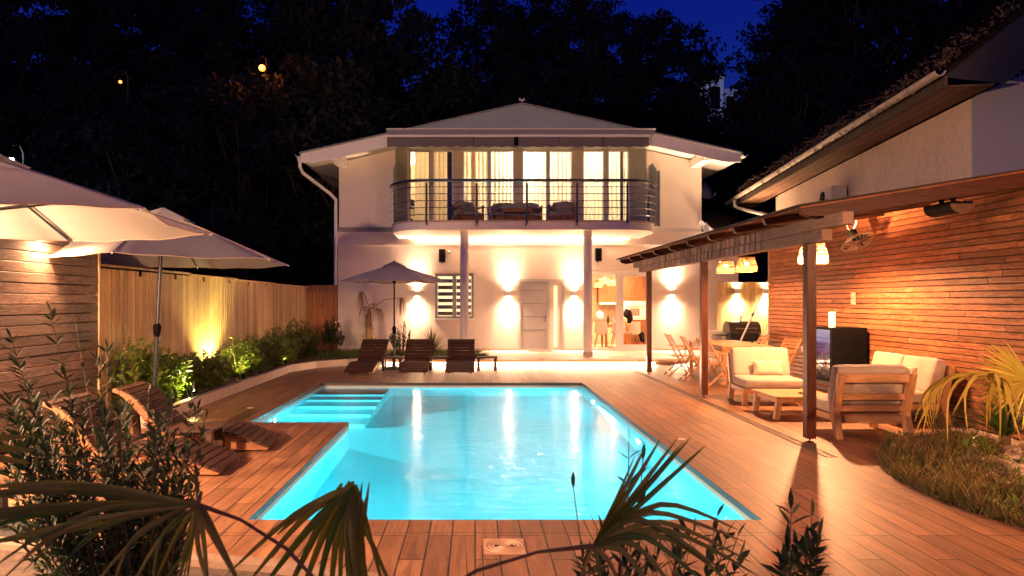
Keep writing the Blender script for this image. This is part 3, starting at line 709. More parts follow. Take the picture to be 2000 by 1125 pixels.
# sliding door
q = MB(); mm_ = hx(1209); 
for (a,b_,z0,z1) in ((SX0,SX0+.08,TH,SZ1),(mm_-.085,mm_+.085,TH+.08,SZ1-.08),(SX1-.09,SX1,TH,SZ1),(SX0+.08,SX1-.09,SZ1-.08,SZ1),(SX0+.08,SX1-.09,TH,TH+.08)): q.box(a,b_,HY-.01,HY+.10,z0,z1)
for (a,b_,z0,z1) in ((mm_+.085,mm_+.14,TH+.08,SZ1-.08),(SX1-.15,SX1-.09,TH+.08,SZ1-.08),(mm_+.14,SX1-.15,SZ1-.16,SZ1-.08),(mm_+.14,SX1-.15,TH+.08,TH+.18)): q.box(a,b_,HY+.0,HY+.08,z0,z1)
sd = build('sliding_door', q, MT['white'], house, world=True, bevel=.008)
q = MB(); q.box(SX0+.08,SX1-.09,HY+.05,HY+.058,TH+.08,SZ1-.08); build('pane', q, MT['glass'], sd, world=True)
# kitchen shell
q = MB(); kx0, kx1, ky1 = 2.95, 6.35, 24.3
q.box(kx0,kx1,ky1,ky1+.1,TH,2.9); q.box(kx0-.1,kx0,HY+.3,ky1,TH,2.9); q.box(kx1,kx1+.1,HY+.3,ky1,TH,2.9); q.box(kx0,kx1,HY+.3,ky1,2.9,3.0); q.box(kx0,kx1,HY+.1,ky1,0,TH)
build('kitchen_room', q, plain('kitchen_wall', (.62,.50,.38), .8), house, world=True)
# low extension roof at right
q = MB(); q.add([(6.93,20.45,3.80),(8.75,20.45,3.80),(8.75,20.45,3.87),(6.93,20.45,3.87),(6.93,24.5,5.15),(7.6,24.5,5.15),(7.6,24.5,5.2),(6.93,24.5,5.2)], [(3,2,1,0),(0,1,5,4),(3,7,6,2),(1,2,6,5),(0,4,7,3),(4,5,6,7)])
lr = build('low_tiled_roof', q, MT['redtile'], house, world=True)
q = MB(); half_pipe(q, (6.86,20.5,4.02), (6.86,20.2,3.72), .09); q.beam((6.86,20.75,4.05),(7.12,20.3,3.70),.08,.10); build('gutter', q, MT['whitemetal'], lr, world=True)
q = MB(); q.box(7.9,8.02,HY+.3,25,0,3.76); build('extension_wall', q, MT['plaster'], house, world=True)
# satellite dish
c = P(1376,372,22.5); t = thing('satellite_dish', 'dark satellite dish on the right side of the house', 'satellite dish', tuple(c))
Mx = Matrix.Rotation(R(65),4,'X') @ Matrix.Rotation(R(20),4,'Y')
q = MB(); q.lathe([(.001,-.10),(.2,-.07),(.34,0),(.345,.01),(.2,-.06),(.001,-.088)], 24, Mx); build('dish', q, plain('dish_grey', (.12,.12,.13), .5), t, smooth='all')
q = MB(); q.tube([(0,0,0),(-.5,.1,.05)], .02); q.tube([(0,-.05,-.25),(.15,-.4,-.28),(.22,-.45,-.15)], .014); build('arm', q, MT['greyframe'], t)
# ================================================================ kitchen contents
kw = wood('kitchen_walnut', (.16,.065,.025), (.34,.16,.07), 'Z', .45, .05)
t = thing('kitchen_cabinet', 'dark wood wall cabinet with pale hood strip seen through the sliding door', 'cabinet', (4.75,24.1,1.55))
q = MB(); q.box(-.42,.42,-.2,.18,.05,.85); build('cabinet_box', q, kw, t, bevel=.005)
q = MB(); q.box(-.40,.42,-.28,.0,-.02,.05); build('hood', q, MT['white'], t, bevel=.005)
t = thing('oven_unit', 'tall dark wood kitchen unit with a built-in white oven', 'oven unit', (5.55,24.0,TH))
q = MB(); q.box(-.42,.42,-.25,.28,0,.85); q.box(-.42,.42,-.25,.28,1.52,2.72); q.box(-.42,-.38,-.25,.28,.85,1.52); q.box(.38,.42,-.25,.28,.85,1.52); build('unit', q, kw, t)
q = MB(); q.box(-.38,.38,-.27,.25,.86,1.51); ov = build('oven', q, MT['white'], t, bevel=.008)
q = MB(); q.box(-.17,.17,-.276,-.271,1.0,1.26); build('oven_window', q, plain('oven_glass', (.20,.17,.14), .2), ov)
q = MB(); q.tube([(-.3,-.30,1.34),(.3,-.30,1.34)], .012); q.lathe([(0,.03),(.03,.03),(.035,0)], 14, Matrix.Translation((0,-.27,1.43)) @ Matrix.Rotation(PI/2,4,'X')); build('oven_handle', q, MT['steel'], ov)
q = MB(); q.box(3.0,5.1,23.7,24.28,.98,1.03); t = thing('kitchen_counter', 'low kitchen counter run along the back of the lit kitchen', 'counter', (4.0,23.9,TH)); build('worktop', q, MT['grey'], t, world=True)
q = MB(); q.box(3.0,5.1,23.75,24.28,TH,.98); build('base_unit', q, plain('unit_cream', (.6,.5,.38), .5), t, world=True)
q = MB(); q.lathe([(0,0),(.12,0),(.13,.05),(.12,.22),(.05,.25),(.02,.27),(.02,.31),(0,.32)], 20); o_ = solo('kettle', q, MT['white'], 'white kettle on the kitchen counter', 'kettle', smooth='all'); o_.location = (4.35,23.85,1.03)
q = MB(); q.lathe([(0,0),(.06,0),(.06,.28),(0,.28)], 16); o_ = solo('paper_roll', q, MT['white'], 'white paper roll on the kitchen back wall under the cabinet', 'paper roll', smooth=True); o_.location = (5.02,24.0,1.12)
t = thing('kitchen_table', 'light wood dining table inside the lit kitchen', 'table', (4.72,22.35,TH))
q = MB(); q.box(-.55,.55,-.38,.38,.74,.775); q.box(-.5,.5,-.33,.33,.66,.74); build('tabletop', q, MT['teak'], t, bevel=.005)
for sx_ in (-1,1):
    for sy_ in (-1,1):
        q = MB(); q.box(sx_*.5-.035,sx_*.5+.035,sy_*.33-.035,sy_*.33+.035,0,.70); build('leg', q, MT['teakz'], t, bevel=.004)
def shell_chair(loc, rz, label):
    t = thing('shell_chair', label, 'chair', loc, rz, 'white shell chairs in the kitchen')
    q = MB(); vs = []; fs = []; N = 12; Mm = 12
    for i in range(N+1):
        s_ = i/N
        if s_ < .5: u = s_/.5; y = -.2+.36*u; z = .45-.02*math.sin(u*PI)+(.02 if u<.1 else 0); wd = .22
        else: u = (s_-.5)/.5; y = .16+.10*u; z = .45+.40*u; wd = .22-.06*u*u
        for j in range(Mm+1):
            v_ = -1+2*j/Mm; vs.append((wd*v_, y-.07*v_*v_*(1 if s_>.5 else .0), z+.09*abs(v_)**3*(1 if s_<.6 else .15)))
    for i in range(N):
        for j in range(Mm): a = i*(Mm+1)+j; fs.append((a,a+1,a+Mm+2,a+Mm+1))
    q.add(vs, fs); so = build('shell', q, MT['white'], t, smooth='all'); md = so.modifiers.new('thick','SOLIDIFY'); md.thickness = .012
    for a in (-1,1):
        for b_ in (-1,1):
            q = MB(); q.tube([(a*.12,b_*.1,.44),(a*.22,b_*.2,0)], [.017,.011], 8); build('leg', q, MT['teakz'], t, smooth=True)
    return t
shell_chair((4.02,21.75,TH), R(165), 'white shell chair nearest the house column in the kitchen')
shell_chair((4.55,21.72,TH), R(178), 'white shell chair left of the sliding door mullion')
shell_chair((5.02,21.75,TH), R(200), 'white shell chair right of the sliding door mullion')
q = MB(); q.lathe([(0,0),(.035,0),(.037,.18),(.014,.24),(.014,.30),(0,.30)], 14); o_ = solo('bottle', q, plain('dark_bottle', (.02,.015,.01), .15), 'dark wine bottle on the kitchen table', 'bottle', smooth='all'); o_.location = (4.32,22.2,TH+.775)
q = MB(); q.lathe([(0,0),(.035,0),(.037,.13),(.014,.17),(.014,.20),(0,.20)], 14); o_ = solo('bottle', q, plain('pale_bottle', (.7,.6,.5), .2), 'small pale bottle on the kitchen table', 'bottle', smooth='all'); o_.location = (4.52,22.25,TH+.775)
def blob(name, loc, sx_, sy_, sz_, m, label, cat, seed=0, amp=.18):
    q = MB(); vs = []; fs = []; N = 14; Mm = 18
    for i in range(N+1):
        th = PI*i/N
        for j in range(Mm):
            ph = 2*PI*j/Mm; d = V((math.sin(th)*math.cos(ph), math.sin(th)*math.sin(ph), math.cos(th)))
            k = 1+amp*mnoise.noise(d*1.8+V((seed,0,0))); vs.append((d.x*sx_*k, d.y*sy_*k, max(0,(d.z*k*.9+.6))*sz_))
    for i in range(N):
        for j in range(Mm): fs.append((i*Mm+j,i*Mm+(j+1)%Mm,(i+1)*Mm+(j+1)%Mm,(i+1)*Mm+j))
    q.add(vs, fs); o_ = solo(name, q, m, label, cat, smooth='all'); o_.location = loc; return o_
blob('bag', (4.78,22.3,TH+.775), .19,.12,.17, MT['white'], 'white bag slumped on the kitchen table', 'bag', 1)
blob('backpack', (5.05,22.6,TH+.775), .16,.12,.32, MT['black'], 'black backpack standing on the right end of the kitchen table', 'backpack', 2)
blob('bag', (5.42,22.6,TH), .17,.14,.10, plain('pink_bag', (.6,.02,.10), .6), 'bright pink bag on the kitchen floor', 'bag', 3)
blob('bag', (5.50,22.8,TH+.1), .16,.12,.30, MT['black'], 'dark bag heaped above the pink bag on the kitchen floor', 'bag', 4)
# ---------------------------------------------------------------- basket lamps
bm_, n, b = M0('woven_basket'); co = coords(n, (1,1,1)); t_ = n.nodes.new('ShaderNodeTexCoord'); s_ = n.nodes.new('ShaderNodeSeparateXYZ'); n.links.new(t_.outputs['Object'], s_.inputs[0])
ws = noise(n, coords(n, (1,1,1)), 75, 3, .8)
b.inputs['Base Color'].default_value = (.22,.12,.05,1); b.inputs['Roughness'].default_value = .8
trn = n.nodes.new('ShaderNodeBsdfTranslucent'); trn.inputs[0].default_value = (.40,.24,.10,1); trp = n.nodes.new('ShaderNodeBsdfTransparent')
m1 = n.nodes.new('ShaderNodeMixShader'); m2 = n.nodes.new('ShaderNodeMixShader'); m1.inputs[0].default_value = .22
n.links.new(b.outputs[0], m1.inputs[1]); n.links.new(trn.outputs[0], m1.inputs[2])
z_ = s_.outputs[2]
band_ = math_(n, 'MULTIPLY', math_(n, 'GREATER_THAN', z_, .12), .34)
thr = math_(n, 'GREATER_THAN', ws, math_(n, 'SUBTRACT', .78, band_))
n.links.new(thr, m2.inputs[0]); n.links.new(m1.outputs[0], m2.inputs[1]); n.links.new(trp.outputs[0], m2.inputs[2]); n.links.new(m2.outputs[0], n.nodes['Material Output'].inputs[0])
def basket_lamp(loc, d, en, label, cord=.5, group='woven basket lamps under the pergola', ls=.045):
    t = thing('pendant_lamp', label, 'lamp', loc, 0, group); r_ = d/2; k = d/.4
    q = MB(); q.lathe([(r_,0),(r_*1.0,.02),(r_*.97,.10*k),(r_*.90,.16*k),(r_*.78,.23*k),(r_*.70,.27*k),(r_*.45,.285*k)], 32); build('lamp_shade', q, bm_, t, smooth=True)
    q = MB()
    for z,rr in ((0,r_),(.11*k,r_*.968),(.27*k,r_*.70)): q.lathe([(rr-.006,z-.008),(rr+.008,z-.008),(rr+.008,z+.008),(rr-.006,z+.008)], 32)
    build('rim', q, plain('rim_cane', (.35,.20,.09), .7), t, smooth=True)
    q = MB(); q.lathe([(0,.07*k),(.03,.08*k),(.04,.11*k),(.03,.16*k),(0,.18*k)], 12); build('bulb', q, MT['bulb'], t, smooth='all')
    q = MB(); q.tube([(0,0,.18*k),(0,0,.29*k+cord)], .006, 6); build('cord', q, MT['black'], t)
    light('POINT', 'bulb_light', V(loc)+V((0,0,.045*k)), en, (1,.45,.19), ls, t)
    return t
basket_lamp((4.50,22.5,2.18), .30, 45, 'woven pendant lamp on the left inside the kitchen', .3, 'woven pendant lamps in the kitchen')
basket_lamp((4.02,22.3,2.10), .28, 45, 'woven pendant lamp partly behind the house column in the kitchen', .35, 'woven pendant lamps in the kitchen')
basket_lamp((4.28,22.9,2.25), .30, 45, 'woven pendant lamp in the middle of the kitchen cluster', .25, 'woven pendant lamps in the kitchen')
light('AREA', 'kitchen_ceiling_light', (4.9,22.9,2.86), 60, WARM2, .6, thing('ceiling_light', 'flat warm ceiling light in the kitchen', 'ceiling light', (4.9,22.9,2.88)), to=(4.9,22.9,0))
q = MB(); q.box(-.3,.3,-.3,.3,-.01,.02); build('diffuser', q, emit('kitchen_diffuser', (1,.8,.5), 1.5), [o for o in COL.objects if o.name.startswith('ceiling_light') and o.type=='EMPTY'][0])
# ================================================================ wall lamps
def wall_lamp(loc, face, en, label, group, col=WARM, a=75):
    # face: outward direction in xy; loc on the wall
    t = thing('wall_lamp', label, 'wall lamp', loc, 0, group); f = V((face[0],face[1],0)); s = V((-f.y,f.x,0))
    Mx = Matrix(((s.x,f.x,0,0),(s.y,f.y,0,0),(0,0,1,0),(0,0,0,1)))
    q = MB(); q.box(-.045,.045,0,.02,-.07,.07,Mx); q.box(-.075,.075,.02,.12,-.085,.085,Mx); build('housing', q, MT['whitemetal'], t, bevel=.004)
    q = MB(); q.box(-.06,.06,.035,.105,.0855,.089,Mx); q.box(-.06,.06,.035,.105,-.089,-.0855,Mx); build('lens', q, MT['bulb'], t)
    for sg in (1,-1):
        l = V(loc)+f*.072+V((0,0,sg*.10)); light('AREA', 'beam_light', l, en*.085, col, .15, t, to=l+V((0,0,sg)), size_y=.07, spread=R(min(a,170)))
        light('SPOT', 'glow_light', l+f*.05, en*.5, col, .05, t, to=l+V((0,0,sg))+f*.3, spot=R(150), blend=1.0)
    return t
for px,py,lb in ((815,573,'small up-and-down wall lamp between the far umbrella and the blind window'),(993,573,'small up-and-down wall lamp just left of the front door'),(1121,573,'small up-and-down wall lamp between the front door and the right column'),(1311,571,'small up-and-down wall lamp right of the sliding door')):
    wall_lamp((hx(px),HY,hzz(py)), (0,-1), 185, lb, 'wall lamps on the white house front', col=(1,.57,.33))
for px,py,lb in ((864,500,'black box loudspeaker above the blind window'),(1167,498,'black box loudspeaker right of the right column')):
    t = thing('loudspeaker', lb, 'loudspeaker', (hx(px),HY,hzz(py)-.2), R(0), 'black loudspeakers on the house wall')
    q = MB(); q.box(-.10,.10,-.20,-.04,0,.40); build('cabinet', q, MT['blackmatte'], t, bevel=.012)
    q = MB(); q.box(-.085,.085,-.207,-.20,.015,.385); build('grille', q, MT['black'], t)
    q = MB(); q.box(-.02,.02,-.05,0,-.03,.2); q.tube([(0,-.12,-.02),(0,-.02,-.02)],.012); build('bracket', q, MT['black'], t)
t = thing('security_camera', 'small white security camera beside the left loudspeaker', 'camera', (hx(876.5),HY,hzz(492)))
q = MB(); q.lathe([(0,0),(.05,0),(.05,.03),(0,.03)],16,Matrix.Rotation(PI/2,4,'X')); q.tube([(0,-.03,0),(0,-.08,-.01)],.018); build('mount', q, MT['white'], t)
q = MB(); q.tube([(0,-.05,0),(.03,-.22,-.05)],.035,14); build('body', q, MT['white'], t, smooth=True, bevel=.004)
q = MB(); q.tube([(.03,-.222,-.05),(.032,-.232,-.052)],.022,14); build('lens', q, MT['black'], t)
# ================================================================ left fences
t = thing('board_fence', 'tall tan fence of vertical boards along the left garden bed', 'fence', (-5.1,14.5,.0))
q = MB(); rr = random.Random(5); y = 9.25
while y < 20.68:
    w_ = .105+rr.random()*.012; zt_ = 2.10 if int((y-9.25)/.114)%11 != 9 else 2.02
    q.box(-5.13-rr.random()*.006,-5.10-rr.random()*.006,y,min(y+w_-.007,20.69),.05,zt_); y += w_
build('boards', q, MT['fence'], t, world=True, bevel=.003, seg=1)
q = MB(); q.box(-5.17,-5.13,9.2,20.69,.4,.5); q.box(-5.17,-5.13,9.2,20.69,1.6,1.7); build('rail', q, MT['fence'], t, world=True)
q = MB(); y = 9.2
for k,(a,b_) in enumerate(((9.2,12.2),(12.21,14.6),(14.61,17.4),(17.41,20.69))): q.box(-5.15,-5.08,a,b_,2.125-.02*k,2.155-.02*k)
build('cap', q, MT['fence'], t, world=True)
for y in (9.3,12.2,15.2,18.2): q = MB(); q.box(-5.26,-5.17,y,y+.09,0,2.1); build('post', q, MT['fence'], t, world=True)
t = thing('corner_fence', 'short reddish board fence joining the long fence to the house', 'fence', (-4.6,20.72,0))
q = MB(); x = -5.1
while x < -4.2: q.box(x,min(x+.155,-4.19),20.70,20.73-rr.random()*.005,.05,2.13+rr.random()*.01); x += .16
build('boards', q, MT['fencer'], t, world=True, bevel=.003)
q = MB(); q.box(-5.1,-4.2,20.735,20.77,.5,.6); q.box(-5.1,-4.2,20.735,20.77,1.6,1.7); build('rail', q, MT['fencer'], t, world=True)
t = thing('slat_screen', 'dark weathered wall of horizontal slats at the left edge', 'wall', (-5.05,6,0))
q = MB(); z = .06; k = 0
while z < 2.62:
    ys = [2.0, 4.0+rr.random()*3, 9.15]
    for a,b_ in zip(ys, ys[1:]):
        tl_ = rr.uniform(-.006,.006)
        q.box(-5.09+tl_,-5.055+tl_,a,b_-.006,z+rr.uniform(-.003,.003),z+.108)
    z += .120; k += 1
build('slats', q, MT['slatL'], t, world=True, bevel=.003, seg=1)
for y in (2.6,4.6,6.6,9.06): q = MB(); q.box(-5.16,-5.095,y,y+.09,0,2.6); build('post', q, MT['fence'], t, world=True)
q = MB(); q.box(-5.10,-5.04,9.152,9.19,0,2.52); build('post', q, MT['fence'], t, world=True)
q = MB(); q.box(-5.17,-5.165,2,9.1,0,2.5); build('backing', q, MT['blackmatte'], t, world=True)
wall_lamp((-5.05,7.9,2.54), (1,0), 200, 'small wall lamp on the left slat wall hidden under the umbrellas', 'wall lamps on the left slat wall', col=WARM, a=150)
wl = wall_lamp((-5.05,5.0,1.75), (1,0), 60, 'unseen small wall lamp added on the left slat wall by the nearest umbrella', 'wall lamps on the left slat wall', col=WARM, a=150)
light('POINT', 'bulb_light', (-4.75,5.0,1.75), 230, WARM2, .06, wl)  # point light added off the wall to brighten the umbrella underside
# ================================================================ right rear fence
t = thing('board_fence', 'honey coloured fence of narrow vertical boards behind the grill', 'fence', (7.7,19.6,0))
q = MB(); x = 6.95
while x < 8.75: q.box(x,x+.078,19.6,19.62+rr.random()*.004,TH*0,2.19+.01*math.sin(x*9)); x += .083
build('boards', q, MT['fence'], t, world=True, bevel=.002, seg=1)
q = MB(); q.box(6.95,8.75,19.625,19.66,1.7,1.8); q.box(6.95,8.75,19.625,19.66,.5,.6); build('rail', q, MT['fence'], t, world=True)
for px,lb in ((1438,'small wall lamp on the honey fence above the grill'),(1494,'small wall lamp on the honey fence next to the slat wall')):
    wall_lamp((hx(px,19.6),19.6,hzz(569,19.6)), (0,-1), 170, lb, 'wall lamps on the honey fence', col=(1,.62,.34), a=90)
# ================================================================ right slat wall
WX = 6.38
t = thing('slat_wall', 'long reddish wall of horizontal cedar slats behind the seating', 'wall', (WX,9,0))
q = MB(); z = .03
while z < 3.08:
    y = 1.0-rr.random()*1.5
    while y < 14.8:
        L_ = rr.choice((1.6,2.4,3.2,3.9))*rr.uniform(.8,1.1); e_ = min(y+L_,14.8); dx = rr.uniform(-.003,.003)
        q.box(WX+dx,WX+.03+dx,y,e_-.004,z,z+.0725+rr.uniform(-.001,.001)); y += L_
    z += .0835
build('slats', q, MT['slatR'], t, world=True, bevel=.0025, seg=1)
q = MB(); q.box(WX+.05,WX+.06,0,14.8,0,3.1); build('backing', q, MT['blackmatte'], t, world=True)
q = MB(); q.box(WX-.005,WX+.12,14.8,14.86,0,3.0); build('end_post', q, MT['postg'], t, world=True)
Yl = WX*F/(1669-CX); zl = EYE+(CY-583)*Yl/F
q = MB(); q.box(WX-.03,WX-.004,Yl-.05,Yl+.05,zl-.11,zl+.11); q.box(WX-.045,WX-.03,Yl-.04,Yl+.04,zl+.01,zl+.09); q.box(WX-.045,WX-.03,Yl-.04,Yl+.04,zl-.09,zl-.01); solo('power_outlet', q, plain('outlet_grey', (.35,.28,.24), .5), 'double grey power outlet on the cedar slat wall', 'outlet', bevel=.004)
Yl = WX*F/(1571-CX); zl = EYE+(CY-682)*Yl/F
q = MB(); q.box(WX-.03,WX-.004,Yl-.06,Yl+.06,zl-.06,zl+.06); q.box(WX-.036,WX-.03,Yl-.03,Yl+.03,zl-.03,zl+.03); solo('light_switch', q, MT['white'], 'small white switch low on the cedar slat wall', 'switch', bevel=.004)
# ================================================================ pergola
PXX = 3.92
pg = thing('pergola', 'brown timber pergola with weathered double beams and three posts', 'pergola', (5.0,11.7,0))
for (y,lb) in ((8.0,None),(11.7,None),(15.4,None)):
    q = MB(); q.box(PXX-.055,PXX+.055,y-.055,y+.055,.045,2.325); po = build('post', q, MT['post'], pg, world=True, bevel=.004)
    q = MB(); q.tube([(PXX,y,.0),(PXX,y,.045)], .010, 8); q.box(PXX-.035,PXX+.035,y-.035,y+.035,.0,.005); build('post_foot', q, MT['black'], po, world=True)
q = MB(); q.box(PXX-.06,PXX+.06,7.60,16.1,2.325,2.455); build('beam', q, MT['postg'], pg, world=True, bevel=.006)
q = MB(); q.box(PXX-.055,PXX+.065,7.18,16.7,2.460,2.595); build('beam', q, MT['postg'], pg, world=True, bevel=.006)
# shingle-like weathered battens along the far part of the beams
q = MB(); q9 = MB(); y = 9.2
while y < 16.6:
    q.box(PXX-.068-rr.random()*.008,PXX-.056,y,y+.10+rr.random()*.06,2.47,2.585)
    if y < 16: q9.box(PXX-.070-rr.random()*.008,PXX-.061,y+.03,y+.12+rr.random()*.05,2.335,2.445)
    y += .19
bw_ = wood('silver_battens', (.28,.21,.16), (.50,.42,.34), 'Z', .6, .3); build('beam_cladding', q, bw_, pg, world=True); build('beam_cladding', q9, bw_, pg, world=True)
ex, ez, wx_, wz_ = 3.62, 2.66, 6.36, 3.10
def rz_(x): return ez+(wz_-ez)*(x-ex)/(wx_-ex)
ys = [17.1,16.05,15.0,13.9,12.8,11.7,10.65,9.6,8.6]
for y in ys:
    q = MB(); q.prism([(ex+.0,rz_(ex)+.02),(ex+.03,rz_(ex)-.05),(ex+.16,rz_(ex)-.085),(wx_,rz_(wx_)-.12),(wx_,rz_(wx_)+.02)], y-.035, y+.035, 'Y'); build('rafter', q, MT['rafter'], pg, world=True, bevel=.004)
q = MB(); q.prism([(ex-.02,rz_(ex)+.03),(ex+.0,rz_(ex)-.05),(ex+.16,rz_(ex)-.10),(wx_+.7,rz_(wx_+.7)-.14),(wx_+.7,rz_(wx_+.7)+.03)], 7.56, 7.62, 'Y'); build('front_rafter', q, MT['rafter'], pg, world=True, bevel=.004)
q = MB(); 
x = ex-.02
while x < wx_-.05:
    q.add([(x,7.55,rz_(x)+.022),(x+.118,7.55,rz_(x+.118)+.022),(x+.118,17.2,rz_(x+.118)+.022),(x,17.2,rz_(x)+.022),(x,7.55,rz_(x)+.04),(x+.118,7.55,rz_(x+.118)+.04),(x+.118,17.2,rz_(x+.118)+.04),(x,17.2,rz_(x)+.04)],
      [(3,2,1,0),(4,5,6,7),(0,1,5,4),(1,2,6,5),(2,3,7,6),(3,0,4,7)]); x += .12
ro = build('roof_boards', q, wood('roof_board', (.13,.045,.02), (.28,.11,.05), 'Y', .5, .2), pg, world=True)
q = MB(); q.prism([(ex-.06,rz_(ex)+.03),(ex-.06,rz_(ex)+.055),(wx_+.8,rz_(wx_+.8)+.055),(wx_+.8,rz_(wx_+.8)+.043),(ex-.03,rz_(ex)+.043)], 7.50, 17.25, 'Y'); build('roof_sheet', q, plain('roof_felt', (.03,.025,.022), .8), ro, world=True)
# lamps under the pergola
basket_lamp((5.33,14.5,2.25), .37, 48, 'woven basket lamp farther from the camera over the dining table', .32)
basket_lamp((5.35,13.45,2.235), .40, 48, 'woven basket lamp nearer the camera over the dining table', .36)
basket_lamp((5.2,10.5,2.24), .43, 350, 'woven basket lamp partly hidden behind the nearest pergola post', .30, ls=.05)
# fan
t = thing('wall_fan', 'black cage fan mounted under the beam on the cedar wall', 'fan', (6.0,10.7,2.58))
Mx = Matrix.Rotation(R(-18),4,'Y') @ Matrix.Rotation(R(-28),4,'X')
q = MB()
for s_ in (1,-1):
    for k in range(24):
        a = 2*PI*k/24; q.tube([Mx@V((.05*math.cos(a),.05*math.sin(a),.07*s_)), Mx@V((.17*math.cos(a),.17*math.sin(a),.06*s_)), Mx@V((.255*math.cos(a),.255*math.sin(a),.005*s_))], .0022, 4, False)
for r_,z in ((.26,0),(.17,.062),(.17,-.062),(.05,.07)): q.tube([Mx@V((r_*math.cos(2*PI*k/32),r_*math.sin(2*PI*k/32),z)) for k in range(33)], .005, 6, False)
build('cage', q, MT['steel'], t, smooth=True)
q = MB()
for k in range(3):
    a = 2*PI*k/3; q.add([Mx@V((math.cos(a+u)*r_, math.sin(a+u)*r_, .025*(1-2*(u/.9)))) for r_ in (.04,.14,.225) for u in (0,.45,.9)], [(0,1,4,3),(1,2,5,4),(3,4,7,6),(4,5,8,7)])
build('blade', q, MT['black'], t, smooth='all')
q = MB(); q.tube([Mx@V((0,0,.05)),Mx@V((0,0,.09)),Mx@V((0,0,.20)),Mx@V((0,0,.22))], [.05,.075,.07,.04], 16); build('motor', q, MT['black'], t, smooth=True)
q = MB(); q.tube([Mx@V((0,0,.18)),(-.02,.0,.30),(-.05,0,.44)], .014, 8); q.tube([Mx@V((0,0,.2)),(-.15,.0,.2),(-.2,0,.33),(-.08,0,.42)], .005, 6); build('bracket', q, MT['whitemetal'], t, smooth=True)
# heater
t = thing('patio_heater', 'black curved radiant heater hanging under the pergola edge', 'heater', (5.55,8.0,2.76))
q = MB()
pr = [(.13*math.cos(a),.10*math.sin(a)) for a in [PI+PI*k/10 for k in range(11)]]
q.prism(pr+[(.13,.03),(-.13,.03)], -.22, .26, 'Y'); build('housing', q, MT['black'], t, bevel=.006)
q = MB(); q.prism([(x*1.06,z*1.08) for x,z in pr]+[(.135,.0),(-.135,.0)], -.235, -.222, 'Y'); build('front_cover', q, plain('heater_cap', (.09,.05,.035), .3), t)
q = MB(); q.box(-.02,.02,-.1,-.06,.03,.17); build('bracket', q, MT['black'], t); q = MB(); q.box(-.02,.02,.1,.14,.03,.17); build('bracket', q, MT['black'], t)
# ================================================================ neighbour house
ang = math.atan2(.135,.991)
nb = thing('neighbour_house', 'old plastered neighbour house with overhanging eave behind the pergola', 'house', (7.27,10,0))
U = V((.135,.991,0)); W = V((.991,-.135,0)); O = V((7.27,10,0))
def N_(u, w_, z): p = O+U*u+W*w_; return (p.x,p.y,z)
NM = Matrix(((W.x,U.x,0,O.x),(W.y,U.y,0,O.y),(0,0,1,0),(0,0,0,1)))   # local x=w, y=u
op = plaster('old_plaster', (.66,.54,.43), 60, .6, .85)
q = MB(); q.box(0,.3,.001,9.3,0,4.62,NM); q.box(0,6,9.3,9.5,0,4.6,NM); build('side_wall', q, op, nb, world=True)
q = MB(); q.add([NM@V(p) for p in ((-.001,0,0),(6,0,0),(6,0,9.5),(1.9,0,6.15),(1.5,0,6.15),(1.5,0,5.75),(1.1,0,5.75),(1.1,0,5.4),(.75,0,5.4),(.75,0,4.95),(.35,0,4.8),(-.001,0,4.62),(-.001,-.03,0),(6,-.03,0),(6,-.03,9.5),(1.9,-.03,6.15),(1.5,-.03,6.15),(1.5,-.03,5.75),(1.1,-.03,5.75),(1.1,-.03,5.4),(.75,-.03,5.4),(.75,-.03,4.95),(.35,-.03,4.8),(-.001,-.03,4.62))],
    [tuple(range(12)), tuple(range(23,11,-1))]+[(i,(i+1)%12,(i+1)%12+12,i+12) for i in range(12)])
build('end_wall', q, plaster('grey_plaster', (.42,.40,.40), 40, .2), nb, world=True)
q = MB()
for k in range(13):
    w0 = -.62+k*.05; q.box(w0,w0+.046,-.5,12,4.66,4.68,NM)
build('soffit', q, wood('soffit_boards', (.10,.05,.03), (.22,.12,.07), 'Y', .7, .3), nb, world=True)
q = MB(); q.add([NM@V(p) for p in ((-.66,-.55,4.78),(7,-.55,11.2),(7,12.2,11.2),(-.66,12.2,4.78),(-.66,-.55,4.86),(7,-.55,11.28),(7,12.2,11.28),(-.66,12.2,4.86))], [(3,2,1,0),(4,5,6,7),(0,1,5,4),(1,2,6,5),(2,3,7,6),(3,0,4,7)])
nr = build('roof', q, MT['redtile'], nb, world=True)
q = MB(); q.box(-.64,-.60,-.55,12.2,4.64,4.80,NM); build('fascia', q, MT['bark'], nr, world=True)
q = MB(); q.add([NM@V(p) for p in ((-.64,-.5,4.80),(7,-.5,11.2),(7,-.5,10.2),(.15,-.5,4.67))], [(0,1,2,3)]); build('bargeboard', q, MT['blackmatte'], nr, world=True)
q = MB(); half_pipe(q, NM@V((-.72,-.6,4.86)), NM@V((-.72,12.3,4.86)), .075); g_ = build('gutter', q, plain('gutter_zinc', (.50,.44,.38), .5, .3, var=.2), nb, world=True)
q = MB()
for k in range(10): 
    c = NM@V((-.72,.2+k*1.3,4.86)); 
    q.tube([c+V((.082*math.cos(a),0,.082*math.sin(a))) for a in [PI+PI*j/8 for j in range(9)]], .010, 6)
build('gutter_bracket', q, MT['greyframe'], g_, world=True)
q = MB(); q.tube([NM@V(p) for p in ((-.72,11.2,4.80),(-.72,11.2,4.60),(-.65,11.0,4.5),(-.1,9.7,4.1),(-.06,9.5,3.9),(-.06,9.5,2.5))], .05, 10); build('downpipe', q, MT['whitemetal'], g_, world=True, smooth=True)
q = MB(); rr = random.Random(8)
